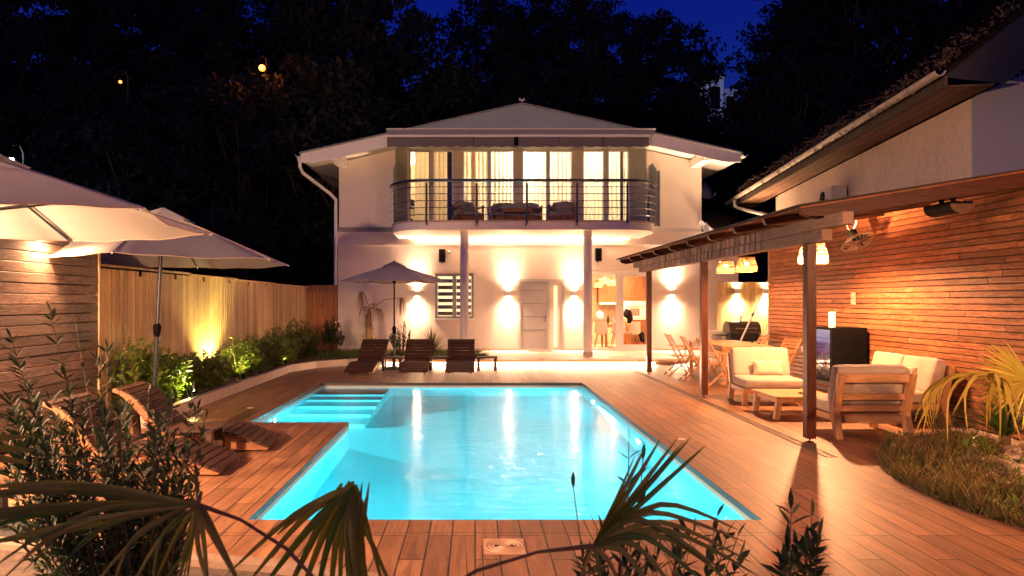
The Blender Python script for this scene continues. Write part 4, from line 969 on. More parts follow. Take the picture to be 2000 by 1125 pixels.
for k in range(5600):
    u = rr.random()**1.2*11.5-.5; dens = .5+.5*math.sin(u*1.9+1)
    if rr.random() > .35+.65*dens: continue
    w_ = -.74+rr.random()**1.5*(.9 if u < .8 else .35); zz = 4.84+(w_+.66)*.84+rr.random()**2*(.30 if dens>.5 else .14)+.02
    if u < .2: w_ = -.6+rr.random()*2.4; u = -.55+rr.random()*.5; zz = 4.9+(w_+.66)*.84+rr.random()**2*.2
    q.leaf(NM@V((w_,u,zz)), (rr.uniform(-1,1),rr.uniform(-1,1),rr.uniform(-.8,.6)), (rr.uniform(-1,1),rr.uniform(-1,1),1), .055+rr.random()*.04, .03)
for k in range(40):
    u = rr.random()*11; p0 = NM@V((-.7,u,4.9)); q.tube([p0, p0+V((rr.uniform(-.1,.1),.2,.12)), p0+V((rr.uniform(-.15,.15),.5,.05+rr.random()*.15))], .005, 4)
solo('roof_creeper', q, MT['ivy'], 'dry straggling creeper growing along the neighbour roof gutter', 'plant', fixn=False)
# air conditioner
c = V((7.27,10,0))+U*4.75; t = thing('air_conditioner', 'pale air conditioner unit on the neighbour wall above the pergola roof', 'air conditioner', (c.x-.02,c.y,3.72), -ang)
q = MB(); q.box(-.34,-.04,-.4,.4,0,.36); build('casing', q, plain('ac_casing', (.55,.50,.44), .5), t, bevel=.01)
q = MB(); q.lathe([(.13,0),(.13,.01),(.02,.012)],20,Matrix.Translation((-.34,.12,.18))@Matrix.Rotation(-PI/2,4,'Y')); build('fan_grille', q, MT['black'], t)
q = MB(); q.box(-.3,.02,-.3,-.26,-.04,0); build('bracket', q, MT['steel'], t); q = MB(); q.box(-.3,.02,.26,.3,-.04,0); build('bracket', q, MT['steel'], t)
# ================================================================ furniture
def cushion(mb, x0, x1, y0, y1, z0, z1, M=None, e=4.5, bulge=.012, seed=0, n_=14):
    cx, cy, cz = (x0+x1)/2, (y0+y1)/2, (z0+z1)/2; a, b_, c = (x1-x0)/2, (y1-y0)/2, (z1-z0)/2
    # rounded box: cube grid with radius r
    r_ = min(a,b_,c)*.55; vs = {}; out = []; fs = []
    def vert(p):
        q = V((p[0]*a, p[1]*b_, p[2]*c)); k = V((max(-a+r_,min(a-r_,q.x)), max(-b_+r_,min(b_-r_,q.y)), max(-c+r_,min(c-r_,q.z))))
        d = q-k
        if d.length > 1e-6: q = k+d.normalized()*r_ if d.length > r_ else q
        w_ = (1-p[0]**2)*(1-p[1]**2); w2 = (1-p[0]**2)*(1-p[2]**2); w3 = (1-p[1]**2)*(1-p[2]**2)
        q += V((bulge*w3*(1 if p[0]>0 else -1)*.6, bulge*w2*(1 if p[1]>0 else -1)*.6, bulge*w_*(1 if p[2]>0 else -1)))
        q += V((0,0,1))*mnoise.noise(V((q.x*7+seed,q.y*7,q.z*7)))*.011 + V((0,1,0))*mnoise.noise(V((q.x*4,q.y*5+seed,q.z*7)))*.004
        return (q.x+cx, q.y+cy, q.z+cz)
    def idx(p):
        k = tuple(round(t,5) for t in p)
        if k not in vs: vs[k] = len(out); out.append(vert(p))
        return vs[k]
    def cs(i, n): return math.sin((i/n-.5)*PI)   # denser at edges
    for ax in range(3):
        for s in (-1,1):
            for i in range(n_):
                for j in range(n_):
                    def pt(i,j):
                        p = [0,0,0]; p[ax] = s; p[(ax+1)%3] = cs(i,n_); p[(ax+2)%3] = cs(j,n_); return p
                    f = [idx(pt(i,j)),idx(pt(i+1,j)),idx(pt(i+1,j+1)),idx(pt(i,j+1))]
                    fs.append(f if s > 0 else f[::-1])
    return mb.add(out, fs, M)
def lounge_seat(loc, rz, label, width=.95, name='lounge_chair', group='teak lounge seats with cream cushions', pillow=None, two=False):
    # local: front toward -Y, back at +Y; y from -.45 to .42
    t = thing(name, label, 'armchair' if name == 'lounge_chair' else 'sofa', loc, rz, group); w_ = width/2
    for s in (-1,1):
        x = s*(w_-.04); lb = 'leg'
        q = MB(); q.beam((x,-.36,.0),(x,-.36,.26),.075,.075,(0,1,0)); build('leg', q, MT['teakz'], t, bevel=.005)
        q = MB(); q.prism([(.34,.0),(.42,.0),(.335,.30),(.245,.30)], x-.04, x+.04, 'X'); build('leg', q, MT['teakz'], t, bevel=.005)
        q = MB(); q.prism([(.25,.30),(.335,.30),(.47,.78),(.39,.78)], x-.04, x+.04, 'X'); build('back_post', q, MT['teakz'], t, bevel=.005)
        q = MB(); q.box(x-.03,x+.03,-.40,.25,.20,.275); build('side_rail', q, MT['teak'], t, bevel=.005)
    q = MB(); q.box(-w_+.08,w_-.08,-.39,-.345,.19,.27); q.box(-w_+.08,w_-.08,.25,.30,.17,.27); build('seat_rail', q, MT['teak'], t, bevel=.004)
    q = MB()
    for k in range(6): q.box(-w_+.08,w_-.08,-.33+k*.10,-.26+k*.10,.255,.275)
    build('seat_slats', q, MT['teak'], t)
    q = MB()
    for z0,z1,y in ((.32,.39,.285),(.46,.54,.325),(.68,.78,.405)): q.box(-w_+.08,w_-.08,y-.005,y+.035,z0,z1)
    build('back_slats', q, MT['teak'], t, bevel=.004)
    q = MB(); cushion(q, -w_+.02, w_-.02, -.44, .22, .28, .43, seed=loc[0]); build('seat_cushion', q, MT['cushion'], t, smooth='all')
    Mb = Matrix.Translation((0,.19,.42)) @ Matrix.Rotation(R(-15),4,'X')
    xs = [(-w_+.02,w_-.02)] if not two else [(-w_+.02,-.005),(.005,w_-.02)]
    for (a,b_) in xs: q = MB(); cushion(q, a, b_, -.08, .08, -.02, .46, Mb, seed=loc[1]+a); build('back_cushion', q, MT['cushion'], t, smooth='all')
    return t
def throw_pillow(loc, rz, tilt, w_, h_, label, m='pillow'):
    q = MB(); M = Matrix.Rotation(rz,4,'Z') @ Matrix.Rotation(tilt,4,'X'); N = 16; vs = []; fs = []
    for s in (1,-1):
        for i in range(N+1):
            for j in range(N+1):
                u = -1+2*i/N; v_ = -1+2*j/N; k = (1-u**4)*(1-v_**4)
                px_ = u*w_/2*(1-.10*(1-v_*v_)*abs(u)**3*1.0); pz = v_*h_/2*(1-.12*(1-u*u)*abs(v_)**3)
                th = .075*max(0,k)**.6 + .006*mnoise.noise(V((u*3,v_*3,s)))*k
                vs.append(V((px_, s*th, pz+h_/2)))
    n0 = (N+1)**2
    for s in (0,1):
        for i in range(N):
            for j in range(N): a = s*n0+i*(N+1)+j; fs.append((a,a+1,a+N+2,a+N+1) if s else (a,a+N+1,a+N+2,a+1))
    q.add(vs, fs, M); o = build('pillow', q, MT[m], smooth='all'); o.location = loc; ABS[o.name] = V(loc); return tag(o, label, 'pillow')
lounge_seat((4.72,11.12,0), R(-4), 'wide teak armchair with cream cushions facing the camera by the dining table', .95)
lounge_seat((4.78,8.55,0), PI, 'teak armchair with cream cushions turned back to the camera', .93)
lounge_seat((5.93,9.82,0), PI*1.5, 'cream cushioned teak sofa standing against the cedar slat wall', 1.5, 'sofa', two=True)
throw_pillow((4.80,11.16,.425), R(-2), R(-14), .52, .26, 'flat beige pillow on the armchair facing the camera')
throw_pillow((5.98,9.55,.425), R(-62), R(-16), .38, .34, 'square beige pillow on the cream sofa')
# coffee table
t = thing('coffee_table', 'low slatted teak coffee table between the two armchairs', 'table', (4.62,9.9,0))
q = MB()
for k in range(8): q.box(-.44,.44,-.43+k*.108,-.43+k*.108+.10,.295,.32)
build('tabletop', q, MT['teak'], t, bevel=.004)
q = MB(); q.box(-.40,.40,-.40,-.36,.23,.294); q.box(-.40,.40,.36,.40,.23,.294); q.box(-.40,-.36,-.36,.36,.23,.294); q.box(.36,.40,-.36,.36,.23,.294); build('apron', q, MT['teak'], t)
for a in (-1,1):
    for b_ in (-1,1):
        q = MB(); q.prism([(a*.41-.04,0),(a*.41+.04,0),(a*.37+.04,.29),(a*.37-.04,.29)], b_*.36-.035, b_*.36+.035, 'Y'); build('leg', q, MT['teakz'], t, bevel=.004)
q = MB(); q.lathe([(0,0),(.07,0),(.11,.012),(.115,.016),(.07,.006),(0,.004)],24); o_ = solo('plate', q, MT['glass'], 'clear glass plate on the coffee table', 'plate', smooth='all'); o_.location = (4.72,9.72,.322)
# fridge on stand
t = thing('drinks_fridge', 'black glass-door drinks fridge on a stand against the slat wall', 'fridge', (6.02,11.3,.34))
q = MB(); q.box(-.24,.30,-.30,.30,0,.88); build('cabinet', q, MT['black'], t, bevel=.008)
q = MB(); q.box(-.275,-.245,-.30,.30,.02,.88); dr_ = build('door', q, MT['black'], t, bevel=.004)
m, n, b = M0('display_glass'); s_ = n.nodes.new('ShaderNodeSeparateXYZ'); n.links.new(coords(n), s_.inputs[0])
n.links.new(ramp(n, s_.outputs[2], [(.28,(.006,.006,.008)),(.46,(.01,.014,.06)),(.5,(.01,.02,.12)),(.62,(.01,.02,.10)),(.64,(.14,.16,.30))]), b.inputs['Emission Color']); b.inputs['Emission Strength'].default_value = .4
b.inputs['Base Color'].default_value = (.01,.01,.012,1); b.inputs['Roughness'].default_value = .06
q = MB(); q.box(-.279,-.2755,-.25,.25,.06,.84); build('lit_glass', q, m, dr_)
q = MB(); q.lathe([(0,.30),(.035,.30),(.035,.46),(.012,.52),(.012,.56),(0,.56)],14,Matrix.Translation((-.30,-.10,.22))); 
q = MB(); q.tube([(-.30,.26,.25),(-.30,.26,.65)], .010, 8); build('handle', q, MT['steel'], dr_)
t = thing('fridge_stand', 'low dark stand carrying the drinks fridge', 'stand', (6.02,11.3,0))
q = MB(); q.box(-.30,.32,-.33,.33,.30,.338); build('stand_top', q, MT['blackmatte'], t, bevel=.004)
for a in (-1,1):
    for b_ in (-1,1): q = MB(); q.box(a*.27-.025,a*.27+.025,b_*.29-.025,b_*.29+.025,0,.30); build('leg', q, MT['blackmatte'], t)
q = MB(); q.lathe([(0,0),(.055,0),(.055,.25),(.02,.25),(.02,.24),(0,.24)],20); o_ = solo('paper_roll', q, MT['white'], 'white paper towel roll standing on the black fridge', 'paper roll', smooth=True); o_.location = (5.86,11.2,1.222)
# dining table
t = thing('dining_table', 'long pale teak dining table under the basket lamps', 'table', (5.37,14.5,0))
q = MB()
for k in range(9): q.box(-.51+k*.1137,-.51+k*.1137+.109,-1.08,1.08,.735,.765)
build('tabletop', q, wood('teak_top', (.42,.26,.12), (.60,.40,.22), 'Y', .45, .1), t, bevel=.003)
q = MB(); q.box(-.47,.47,-1.04,-1.01,.64,.734); q.box(-.47,.47,1.01,1.04,.64,.734); q.box(-.47,-.44,-1.01,1.01,.64,.734); q.box(.44,.47,-1.01,1.01,.64,.734); build('apron', q, MT['teak'], t)
for a in (-1,1):
    for b_ in (-1,1): q = MB(); q.box(a*.46-.04,a*.46+.04,b_*1.03-.04,b_*1.03+.04,0,.735); build('leg', q, MT['teakz'], t, bevel=.004)
def folding_chair(loc, rz, label):
    # faces -Y locally
    t = thing('folding_chair', label, 'chair', loc, rz, 'folding wooden chairs around the dining table')
    for s in (-1,1):
        x = s*.24
        q = MB(); q.beam((x,-.25,0),(x,.26,.92),.028,.045,(1,0,0)); build('leg', q, MT['teakz'], t, bevel=.003)
        q = MB(); q.beam((x-s*.035,.27,0),(x-s*.035,-.20,.44),.025,.042,(1,0,0)); build('leg', q, MT['teakz'], t, bevel=.003)
        q = MB(); q.box(x-.028,x+.028,-.24,.18,.64,.662); q.beam((x-s*.0,-.20,.40),(x,-.22,.64),.024,.035,(1,0,0)); build('armrest', q, MT['teakz'], t, bevel=.003)
    q = MB()
    for k in range(7): q.box(-.20,.20,-.20+k*.058,-.20+k*.058+.048,.435,.452)
    build('seat', q, MT['teak'], t, bevel=.002)
    q = MB()
    for k in range(6):
        z = .55+k*.062; y = -.25+.51*z/.92; q.box(-.225,.225,y-.008,y+.010,z,z+.046)
    build('backrest', q, MT['teak'], t, bevel=.002)
    q = MB(); q.box(-.2,.2,.20,.225,.06,.10); build('stretcher', q, MT['teak'], t); q = MB(); q.box(-.22,.22,-.19,-.165,.12,.155); build('stretcher', q, MT['teak'], t)
    return t
fc = [((4.55,14.15,0), R(82), 'folding chair farther along the left side of the dining table'),((4.62,13.15,0), R(97), 'folding chair on the left side of the dining table nearest the camera'),
      ((6.0,13.35,0), R(-80), 'folding chair on the right side of the dining table against the slat wall'),((6.05,14.85,0), R(-95), 'folding chair at the far right corner of the dining table'),
      ((4.52,15.15,0), R(88), 'folding chair at the far left corner of the dining table')]
first = None
for l_, r_, lb in fc:
    if first is None: first = folding_chair(l_, r_, lb)
    else: copy_tree(first, l_, r_, lb)
# grill
t = thing('barbecue_grill', 'dark lidded barbecue grill in front of the honey fence', 'grill', (6.85,17.6,0))
q = MB(); pr = [(-.27,0),(.27,0)]+[(.27*math.cos(a), .05+.26*math.sin(a)) for a in [PI*k/12 for k in range(13)]]
q.prism([(y,z+.82) for y,z in pr], -.38, .42, 'X'); build('lid', q, plain('grill_lid', (.10,.085,.075), .35, .4), t, bevel=.01, smooth=True)
q = MB(); q.box(-.38,.42,-.27,.27,.62,.81); build('firebox', q, MT['blackmatte'], t, bevel=.01)
q = MB(); q.box(.44,.85,-.25,.25,.74,.77); q.box(-.66,-.40,-.2,.2,.76,.79); build('side_shelf', q, MT['blackmatte'], t)
q = MB(); q.tube([(-.25,-.33,.95),(.3,-.33,.95)],.014); q.box(-.45,-.385,-.14,.14,.62,.85); build('handle', q, MT['steel'], t)
for a in (-.34,.38):
    for b_ in (-.22,.22): q = MB(); q.box(a-.02,a+.02,b_-.02,b_+.02,0,.62); build('leg', q, MT['blackmatte'], t)
q = MB(); q.tube([(0,0,1.13),(0,0,1.20),(.03,0,1.26)],.02); q.tube([(.02,0,1.2),(.07,0,1.3),(.05,0,1.42)],.008); q.tube([(.0,.02,1.2),(-.04,0,1.3),(.03,0,1.36)],.008); build('lid_vent', q, MT['white'], t)
q = MB(); q.box(-.3,.25,-.25,.25,0,.86); q2 = MB()
o_ = solo('storage_cabinet', q, MT['white'], 'white cabinet left of the barbecue grill', 'cabinet', bevel=.015); o_.location = (6.35,18.2,0)
q = MB(); a, b_ = P(1444,672,16.2), P(1504,540,15.2); q.tube([a, a+(b_-a)*.45], .020, 10); pl_ = thing('pool_pole', 'white telescopic pool pole leaning on the end of the slat wall', 'pole', tuple(a))
build('lower_tube', q, MT['white'], pl_, world=True, smooth=True)
q = MB(); q.tube([a+(b_-a)*.45, b_], .014, 10); build('upper_tube', q, MT['whitemetal'], pl_, world=True, smooth=True)
q = MB(); q.tube([a+(b_-a)*.43, a+(b_-a)*.48], .026, 10); build('clamp', q, plain('blue_clamp', (.03,.07,.35), .4), pl_, world=True)
q = MB(); a2 = a+(a-b_).normalized()*.9; a2.z = 0.0; q.tube([a2, a], .020, 10); build('lower_tube', q, MT['white'], pl_, world=True)
# ---------------------------------------------------------------- sun loungers
def lounger(loc, rz, label):
    # foot at y=0 toward -Y; head at +Y 1.7
    t = thing('sun_lounger', label, 'sun lounger', loc, rz, 'dark wooden wave-shaped sun loungers')
    cpts = [(0,.05),(.12,.095),(.28,.16),(.44,.21),(.60,.225),(.76,.215),(.92,.205),(1.05,.215),(1.15,.275),(1.24,.38),(1.32,.49),(1.42,.60),(1.54,.675),(1.66,.70)]
    def cr_(t_):
        t_ = max(0,min(.9999,t_))*(len(cpts)-1); i = int(t_); f = t_-i; g_ = lambda k: V(cpts[max(0,min(len(cpts)-1,k))])
        p0,p1,p2,p3 = g_(i-1),g_(i),g_(i+1),g_(i+2)
        return .5*((2*p1)+(p2-p0)*f+(2*p0-5*p1+4*p2-p3)*f*f+(3*p1-p0-3*p2+p3)*f**3)
    S = [cr_(k/200) for k in range(201)]; L = [0]
    for a, b_ in zip(S, S[1:]): L.append(L[-1]+(b_-a).length)
    def at(l):
        for k in range(200):
            if L[k+1] >= l: f = (l-L[k])/(L[k+1]-L[k]); return S[k]+(S[k+1]-S[k])*f, (S[k+1]-S[k]).normalized()
        return S[-1], (S[-1]-S[-2]).normalized()
    q = MB(); l = .04
    while l < L[-1]-.02:
        p, d = at(l); nx_ = V((-d.y,d.x)); c = p+nx_*.012
        a0 = c-d*.034; a1 = c+d*.034
        q.prism([(a0.x-nx_.x*.011,a0.y-nx_.y*.011),(a1.x-nx_.x*.011,a1.y-nx_.y*.011),(a1.x+nx_.x*.011,a1.y+nx_.y*.011),(a0.x+nx_.x*.011,a0.y+nx_.y*.011)], -.33, .33, 'X'); l += .0835
    build('slats', q, MT['lounger'], t, bevel=.003)
    for s in (-1,1):
        up = []; dn = []
        for k in range(41):
            p, d = at(L[-1]*k/40); nx_ = V((-d.y,d.x)); up.append(tuple(p-nx_*.0)); b0_ = p-nx_*(.09*min(1,.35+k/8)*min(1,.4+(40-k)/8)); dn.append((b0_.x, min(b0_.y,.02) if k < 9 else (b0_.y-.12*max(0,(13-k))/5)))
        q = MB(); vs = []; fs = []
        for x in (s*.25-.02, s*.25+.02): vs += [(x,a[0],a[1]) for a in up]+[(x,a[0],max(.005,a[1])) for a in dn]
        n1 = 41; o2 = 82
        for k in range(40):
            fs += [(k,k+1,n1+k+1,n1+k),(o2+k,o2+n1+k,o2+n1+k+1,o2+k+1),(k,o2+k,o2+k+1,k+1),(n1+k,n1+k+1,o2+n1+k+1,o2+n1+k)]
        fs += [(0,n1,o2+n1,o2),(40,o2+40,o2+n1+40,n1+40)]
        q.add(vs, fs); build('side_frame', q, MT['lside'], t)
        q = MB(); q.prism([(1.38,.0),(1.45,0),(1.50,.58),(1.42,.55)], s*.25-s*.045-.02, s*.25-s*.045+.02, 'X'); build('leg', q, MT['lounger'], t)
        q = MB(); q.prism([(.40,0),(.47,0),(.47,.20),(.40,.20)], s*.25-s*.045-.02, s*.25-s*.045+.02, 'X'); build('leg', q, MT['lounger'], t)
    q = MB(); q.box(-.25,.25,1.41,1.45,.12,.17); build('stretcher', q, MT['lounger'], t); q = MB(); q.box(-.25,.25,.42,.46,.08,.12); build('stretcher', q, MT['lounger'], t)
    return t
lg = lounger((-2.62,15.25,0), R(-7), 'angled dark lounger, leftmost of the row before the house')
copy_tree(lg, (-1.38,15.25,0), R(-1), 'dark lounger in the middle of the row before the house')
copy_tree(lg, (-.34,15.25,0), R(0), 'dark lounger on the right of the row, before the left column')
copy_tree(lg, (-2.28,7.75,0), R(93), 'dark lounger by the pool notch, farther of the two at lower left')
copy_tree(lg, (-2.40,6.68,0), R(90), 'dark lounger at lower left, nearest the camera behind the olive bush')
def side_table(loc, rz, label, w_=.5):
    t = thing('side_table', label, 'side table', loc, rz, 'small dark wooden side tables by the loungers')
    q = MB()
    for k in range(5): q.box(-w_/2,w_/2,-.22+k*.09,-.22+k*.09+.082,.30,.325)
    build('tabletop', q, MT['lounger'], t, bevel=.003)
    for a in (-1,1):
        for b_ in (-1,1): q = MB(); q.box(a*(w_/2-.05)-.032,a*(w_/2-.05)+.032,b_*.16-.032,b_*.16+.032,0,.30); build('leg', q, MT['lounger'], t)
    return t
st_ = side_table((-1.97,16.25,0), 0, 'dark side table around the far umbrella pole')
q = MB(); 
copy_tree(st_, (-.86,16.3,0), 0, 'dark side table between the middle and right far loungers')
copy_tree(st_, (.28,16.3,0), 0, 'dark side table at the right end of the far lounger row')
copy_tree(st_, (-2.95,7.22,0), 0, 'dark side table between the two loungers at lower left')
# ---------------------------------------------------------------- umbrellas
def umbrella(base, top_, R_, ztip, zap, rot, label, tiltx=0, tilty=0, crank=1.12, rp=.024, crot=0, basep=True):
    base = V(base); cx, cy = top_
    t = thing('garden_umbrella', label, 'umbrella', tuple(base), 0, 'beige six-sided garden umbrellas')
    cz = zap; H_ = V((cx,cy,zap)); 
    q = MB(); q.tube([base, V((base.x+(cx-base.x)*.5, base.y+(cy-base.y)*.5, (base.z+zap)/2)), H_-V((0,0,.03))], rp, 14); po = build('pole', q, MT['gunmetal'], t, world=True, smooth=True)
    f_ = crank/(zap-base.z); cpos = base+(H_-base)*f_
    q = MB(); dirp = (H_-base).normalized(); q.tube([cpos-dirp*.09,cpos-dirp*.05,cpos+dirp*.05,cpos+dirp*.09], [rp+.006,rp+.02,rp+.028,rp+.01], 14)
    ch = build('crank_housing', q, MT['black'], po, world=True, smooth=True)
    q = MB(); q.tube([cpos,cpos+V((-.09,-.02,-.01)),cpos+V((-.10,-.02,.01)),cpos+V((-.13,-.03,-.02))], .008, 6); build('crank_handle', q, MT['steel'], po, world=True)
    if basep:
        q = MB(); q.lathe([(0,.0),(.26,.0),(.26,.03),(.10,.06),(.05,.07),(.04,.28),(.03,.28)], 32, Matrix.Translation(base)); build('base', q, MT['blackmatte'], t, world=True, smooth=True)
    def S(a, f): # canopy point: angle a, radial fraction f along
        k = a/(PI/3); fr = k-math.floor(k); a0 = math.floor(k)*PI/3+rot; a1 = a0+PI/3
        p0 = V((math.cos(a0),math.sin(a0))); p1 = V((math.cos(a1),math.sin(a1))); p = (p0+(p1-p0)*fr)
        sag = 4*fr*(1-fr)
        rr_ = f*(1-.045*sag*f); z = zap-(zap-ztip)*(f**1.06) - .0*sag - .035*sag*f*(1-f*.3) + .0
        x = p.x*R_*rr_; y = p.y*R_*rr_
        z += mnoise.noise(V((a*2.2,f*1.5,cx)))*.016*f + .006*math.sin(a*14+f*5)*f*f
        return V((cx+x, cy+y, z+tiltx*x+tilty*y))
    NA, NR = 60, 10; vs = []; fs = []
    for i in range(NA):
        for j in range(NR+1): vs.append(S(2*PI*i/NA, .10+.90*j/NR))
    for i in range(NA):
        for j in range(NR): a = i*(NR+1)+j; b_ = ((i+1)%NA)*(NR+1)+j; fs.append((a,a+1,b_+1,b_))
    q = MB(); q.add(vs, fs); ca = build('canopy', q, MT['canopy'], t, world=True, smooth='all', fixn=False)
    vs = []; fs = []
    for i in range(NA):
        for j in range(5):
            f = .0+.24*j/4; p = S(2*PI*i/NA, f); vs.append(p+V((0,0,.085-.012*j)))
    for i in range(NA):
        for j in range(4): a = i*5+j; b_ = ((i+1)%NA)*5+j; fs.append((a,a+1,b_+1,b_))
    q = MB(); q.add(vs, fs); build('vent_cap', q, MT['canopy'], ca, world=True, smooth='all', fixn=False)
    for k in range(6):
        a = k*PI/3+1e-4; q = MB(); q.tube([S(a,.02)-V((0,0,.03)), S(a,.5)-V((0,0,.02)), S(a,.985)-V((0,0,.014))], .010, 6); rb_ = build('rib', q, MT['gunmetal'], t, world=True)
        q = MB(); q.tube([V((cx,cy,zap-.42)), S(a,.5)-V((0,0,.025))], .008, 6); build('strut', q, MT['gunmetal'], rb_, world=True)
        q = MB(); q.tube([S(a,.955)-V((0,0,.01)), S(a,1.01)-V((0,0,.006))], [.014,.010], 8); build('tip_pocket', q, MT['white'], rb_, world=True)
    q = MB()
    for k in range(6): q.tube([S(k*PI/3+1e-4,f)+V((0,0,.003)) for f in (.12,.4,.7,1.0)], .005, 4, False)
    q.tube([S(2*PI*i/NA,1.0) for i in range(NA)]+[S(0,1.0)], .006, 4, False)
    build('seam', q, MT['pillow'], ca, world=True)
    q = MB(); q.tube([(cx,cy,zap-.46),(cx,cy,zap-.38)], rp+.02, 12); build('hub', q, MT['black'], po, world=True)
    q = MB(); q.lathe([(0,.10),(.012,.09),(.03,.07),(.012,.05),(.012,.0)],12,Matrix.Translation((cx,cy,zap))); build('finial', q, MT['black'], ca, world=True, smooth=True)
    return t
umbrella((-3.32,4.78,0), (-3.45,4.6), 1.62, 2.20, 2.66, R(-22), 'large beige umbrella cut by the left edge, nearest the camera', rp=.026)
umbrella((-4.46,9.45,.12), (-4.30,9.4), 1.80, 2.20, 2.86, R(-22), 'beige umbrella over the garden bed behind the nearest umbrella', rp=.026, crank=1.13)
umbrella((-1.97,16.6,0), (-1.955,16.5), 1.30, 2.13, 2.54, R(8), 'small beige umbrella over the far loungers before the house', crank=.95, rp=.022)
# ---------------------------------------------------------------- balcony furniture
def balcony_chair(loc, rz, label, w_=.66, two=False, name='balcony_chair'):
    t = thing(name, label, 'armchair' if not two else 'sofa', loc, rz, 'dark wooden balcony seats with grey cushions'); h = w_/2
    for s in (-1,1):
        q = MB(); q.beam((s*h,-.32,0),(s*h,-.26,.56),.04,.05,(1,0,0)); build('leg', q, MT['walnut'], t)
        q = MB(); q.beam((s*h,.30,0),(s*h,.34,.66),.04,.05,(1,0,0)); build('leg', q, MT['walnut'], t)
        q = MB(); q.beam((s*h,-.34,.585),(s*h,.34,.50),.06,.03); build('armrest', q, MT['walnut'], t)
    q = MB(); q.box(-h,h,-.30,-.26,.14,.30); q.box(-h,h,.26,.30,.14,.30); q.box(-h,-h+.03,-.26,.26,.22,.30); q.box(h-.03,h,-.26,.26,.22,.30); build('seat_frame', q, MT['walnut'], t)
    q = MB(); cushion(q,-h+.03,h-.03,-.30,.24,.30,.40,n_=8); build('seat_cushion', q, MT['greycush'], t, smooth='all')
    for (a,b_) in ([(-h+.03,h-.03)] if not two else [(-h+.03,-.01),(.01,h-.03)]):
        q = MB(); cushion(q,a,b_,.16,.30,.38,.76,Matrix.Rotation(R(-4),4,'X'),n_=8,bulge=.03); build('back_cushion', q, MT['greycush'], t, smooth='all')
    return t
BZ = 3.80
c = P(918,0,19.75); balcony_chair((c.x-.05,19.75,BZ), R(28), 'left armchair on the balcony, turned inward')
balcony_chair((hx(1008,20.0),20.0,BZ), 0, 'two-seat sofa with grey cushions in the middle of the balcony', 1.42, True, 'balcony_sofa')
balcony_chair((hx(1098,19.75),19.75,BZ), R(-12), 'right armchair on the balcony')
t = thing('balcony_table', 'dark low wooden table before the balcony sofa', 'table', (hx(1010,19.2),19.2,BZ))
q = MB(); q.box(-.45,.45,-.22,.22,.40,.43); q.box(-.42,.42,-.2,.2,.34,.40); build('tabletop', q, MT['walnut'], t)
for a in (-1,1):
    for b_ in (-1,1): q = MB(); q.box(a*.4-.02,a*.4+.02,b_*.18-.02,b_*.18+.02,0,.34); build('leg', q, MT['walnut'], t)
# ================================================================ plants
def rv(rr): 
    v = V((rr.gauss(0,1),rr.gauss(0,1),rr.gauss(0,1))); return v.normalized()
def bush(name, loc, h, rx, ry, nst, nl, L, W, m, label, group=None, seed=0, spread=1.0, low=.15, stems=True, droop=.1, whorl=False):
    rr = random.Random(seed); t = thing(name, label, 'shrub', loc, 0, group); fq = MB(); sq = MB()
    for i in range(nst):
        a = rr.random()*2*PI; r_ = math.sqrt(rr.random()); hh = h*(1-.42*r_*r_)*rr.uniform(.72,1.06)
        tip = V((rx*r_*math.cos(a)*spread, ry*r_*math.sin(a)*spread, hh)); b0 = V((tip.x*.25+rr.gauss(0,.02), tip.y*.25+rr.gauss(0,.02), 0))
        mid = V((tip.x*.75, tip.y*.75, hh*.45)); pts = [b0*((1-u)**2)+mid*(2*u*(1-u))+tip*(u*u) for u in [k/6 for k in range(7)]]
        if stems: sq.tube(pts, [.007-.0009*k for k in range(7)], 4, False)
        for k in range(nl):
            u = low+(1-low)*(k+rr.random())/nl; p = b0*((1-u)**2)+mid*(2*u*(1-u))+tip*(u*u); d = ((mid-b0)*(1-u)+(tip-mid)*u).normalized()
            s = rv(rr); s = (s-d*s.dot(d)).normalized(); up_ = .55+.5*u; dr_ = (s+d*up_*rr.uniform(.5,1.4)-V((0,0,1))*droop*rr.random()).normalized()
            ll = L*rr.uniform(.65,1.15)*(1-.25*(u>.93)); fq.leaf(p, dr_, d+rv(rr)*.4, ll, W*rr.uniform(.8,1.2)*ll/L, .3, rr.uniform(0,.35))
    build('foliage', fq, m, t, fixn=False, smooth='all')
    if stems: build('stem', sq, MT['stem'], t)
    return t
# laurel hedge plants on the left
rr = random.Random(21)
hedge = [( -4.72,9.55,1.08,'first laurel at the near end of the left bed, tallest and brightest'),(-4.68,10.25,.86,'laurel right of the tall near one in the left bed'),
 (-4.72,11.0,.66,'laurel just behind the second umbrella pole'),(-4.75,11.8,.62,'low laurel before the unlit stretch of fence'),(-4.72,12.30,.55,'low laurel left of the bright fence glow'),
 (-4.66,13.58,.78,'laurel lit bright green under the fence glow'),(-4.70,14.1,.66,'dark laurel right of the brightly lit one'),(-4.75,15.0,.72,'dark laurel in the middle of the bed'),
 (-4.68,15.9,.93,'taller dark laurel with a pointed top'),(-4.70,16.9,.80,'dark laurel past the pointed one'),(-4.72,17.9,.98,'tall dark laurel toward the fence corner'),(-4.70,18.9,.92,'last dark laurel at the fence corner')]
for i,(x,y,h,lb) in enumerate(hedge):
    bush('laurel_shrub', (x,y,.12), h*1.08, .38, .46, 42, 26, .125, .048, MT['laurel'], lb, 'laurel shrubs along the left fence', 100+i, low=.02)
bush('small_tree_shrub', (-4.02,19.2,.12), 1.12, .34, .34, 46, 30, .085, .040, MT['olive'], 'round leafy shrub at the house corner beside the downpipe', None, 130, low=.5)
bush('small_tree_shrub', (-2.05,18.9,.12), .98, .34, .3, 34, 26, .08, .036, MT['olive'], 'thin crooked shrub behind the far umbrella pole', None, 131, low=.4)
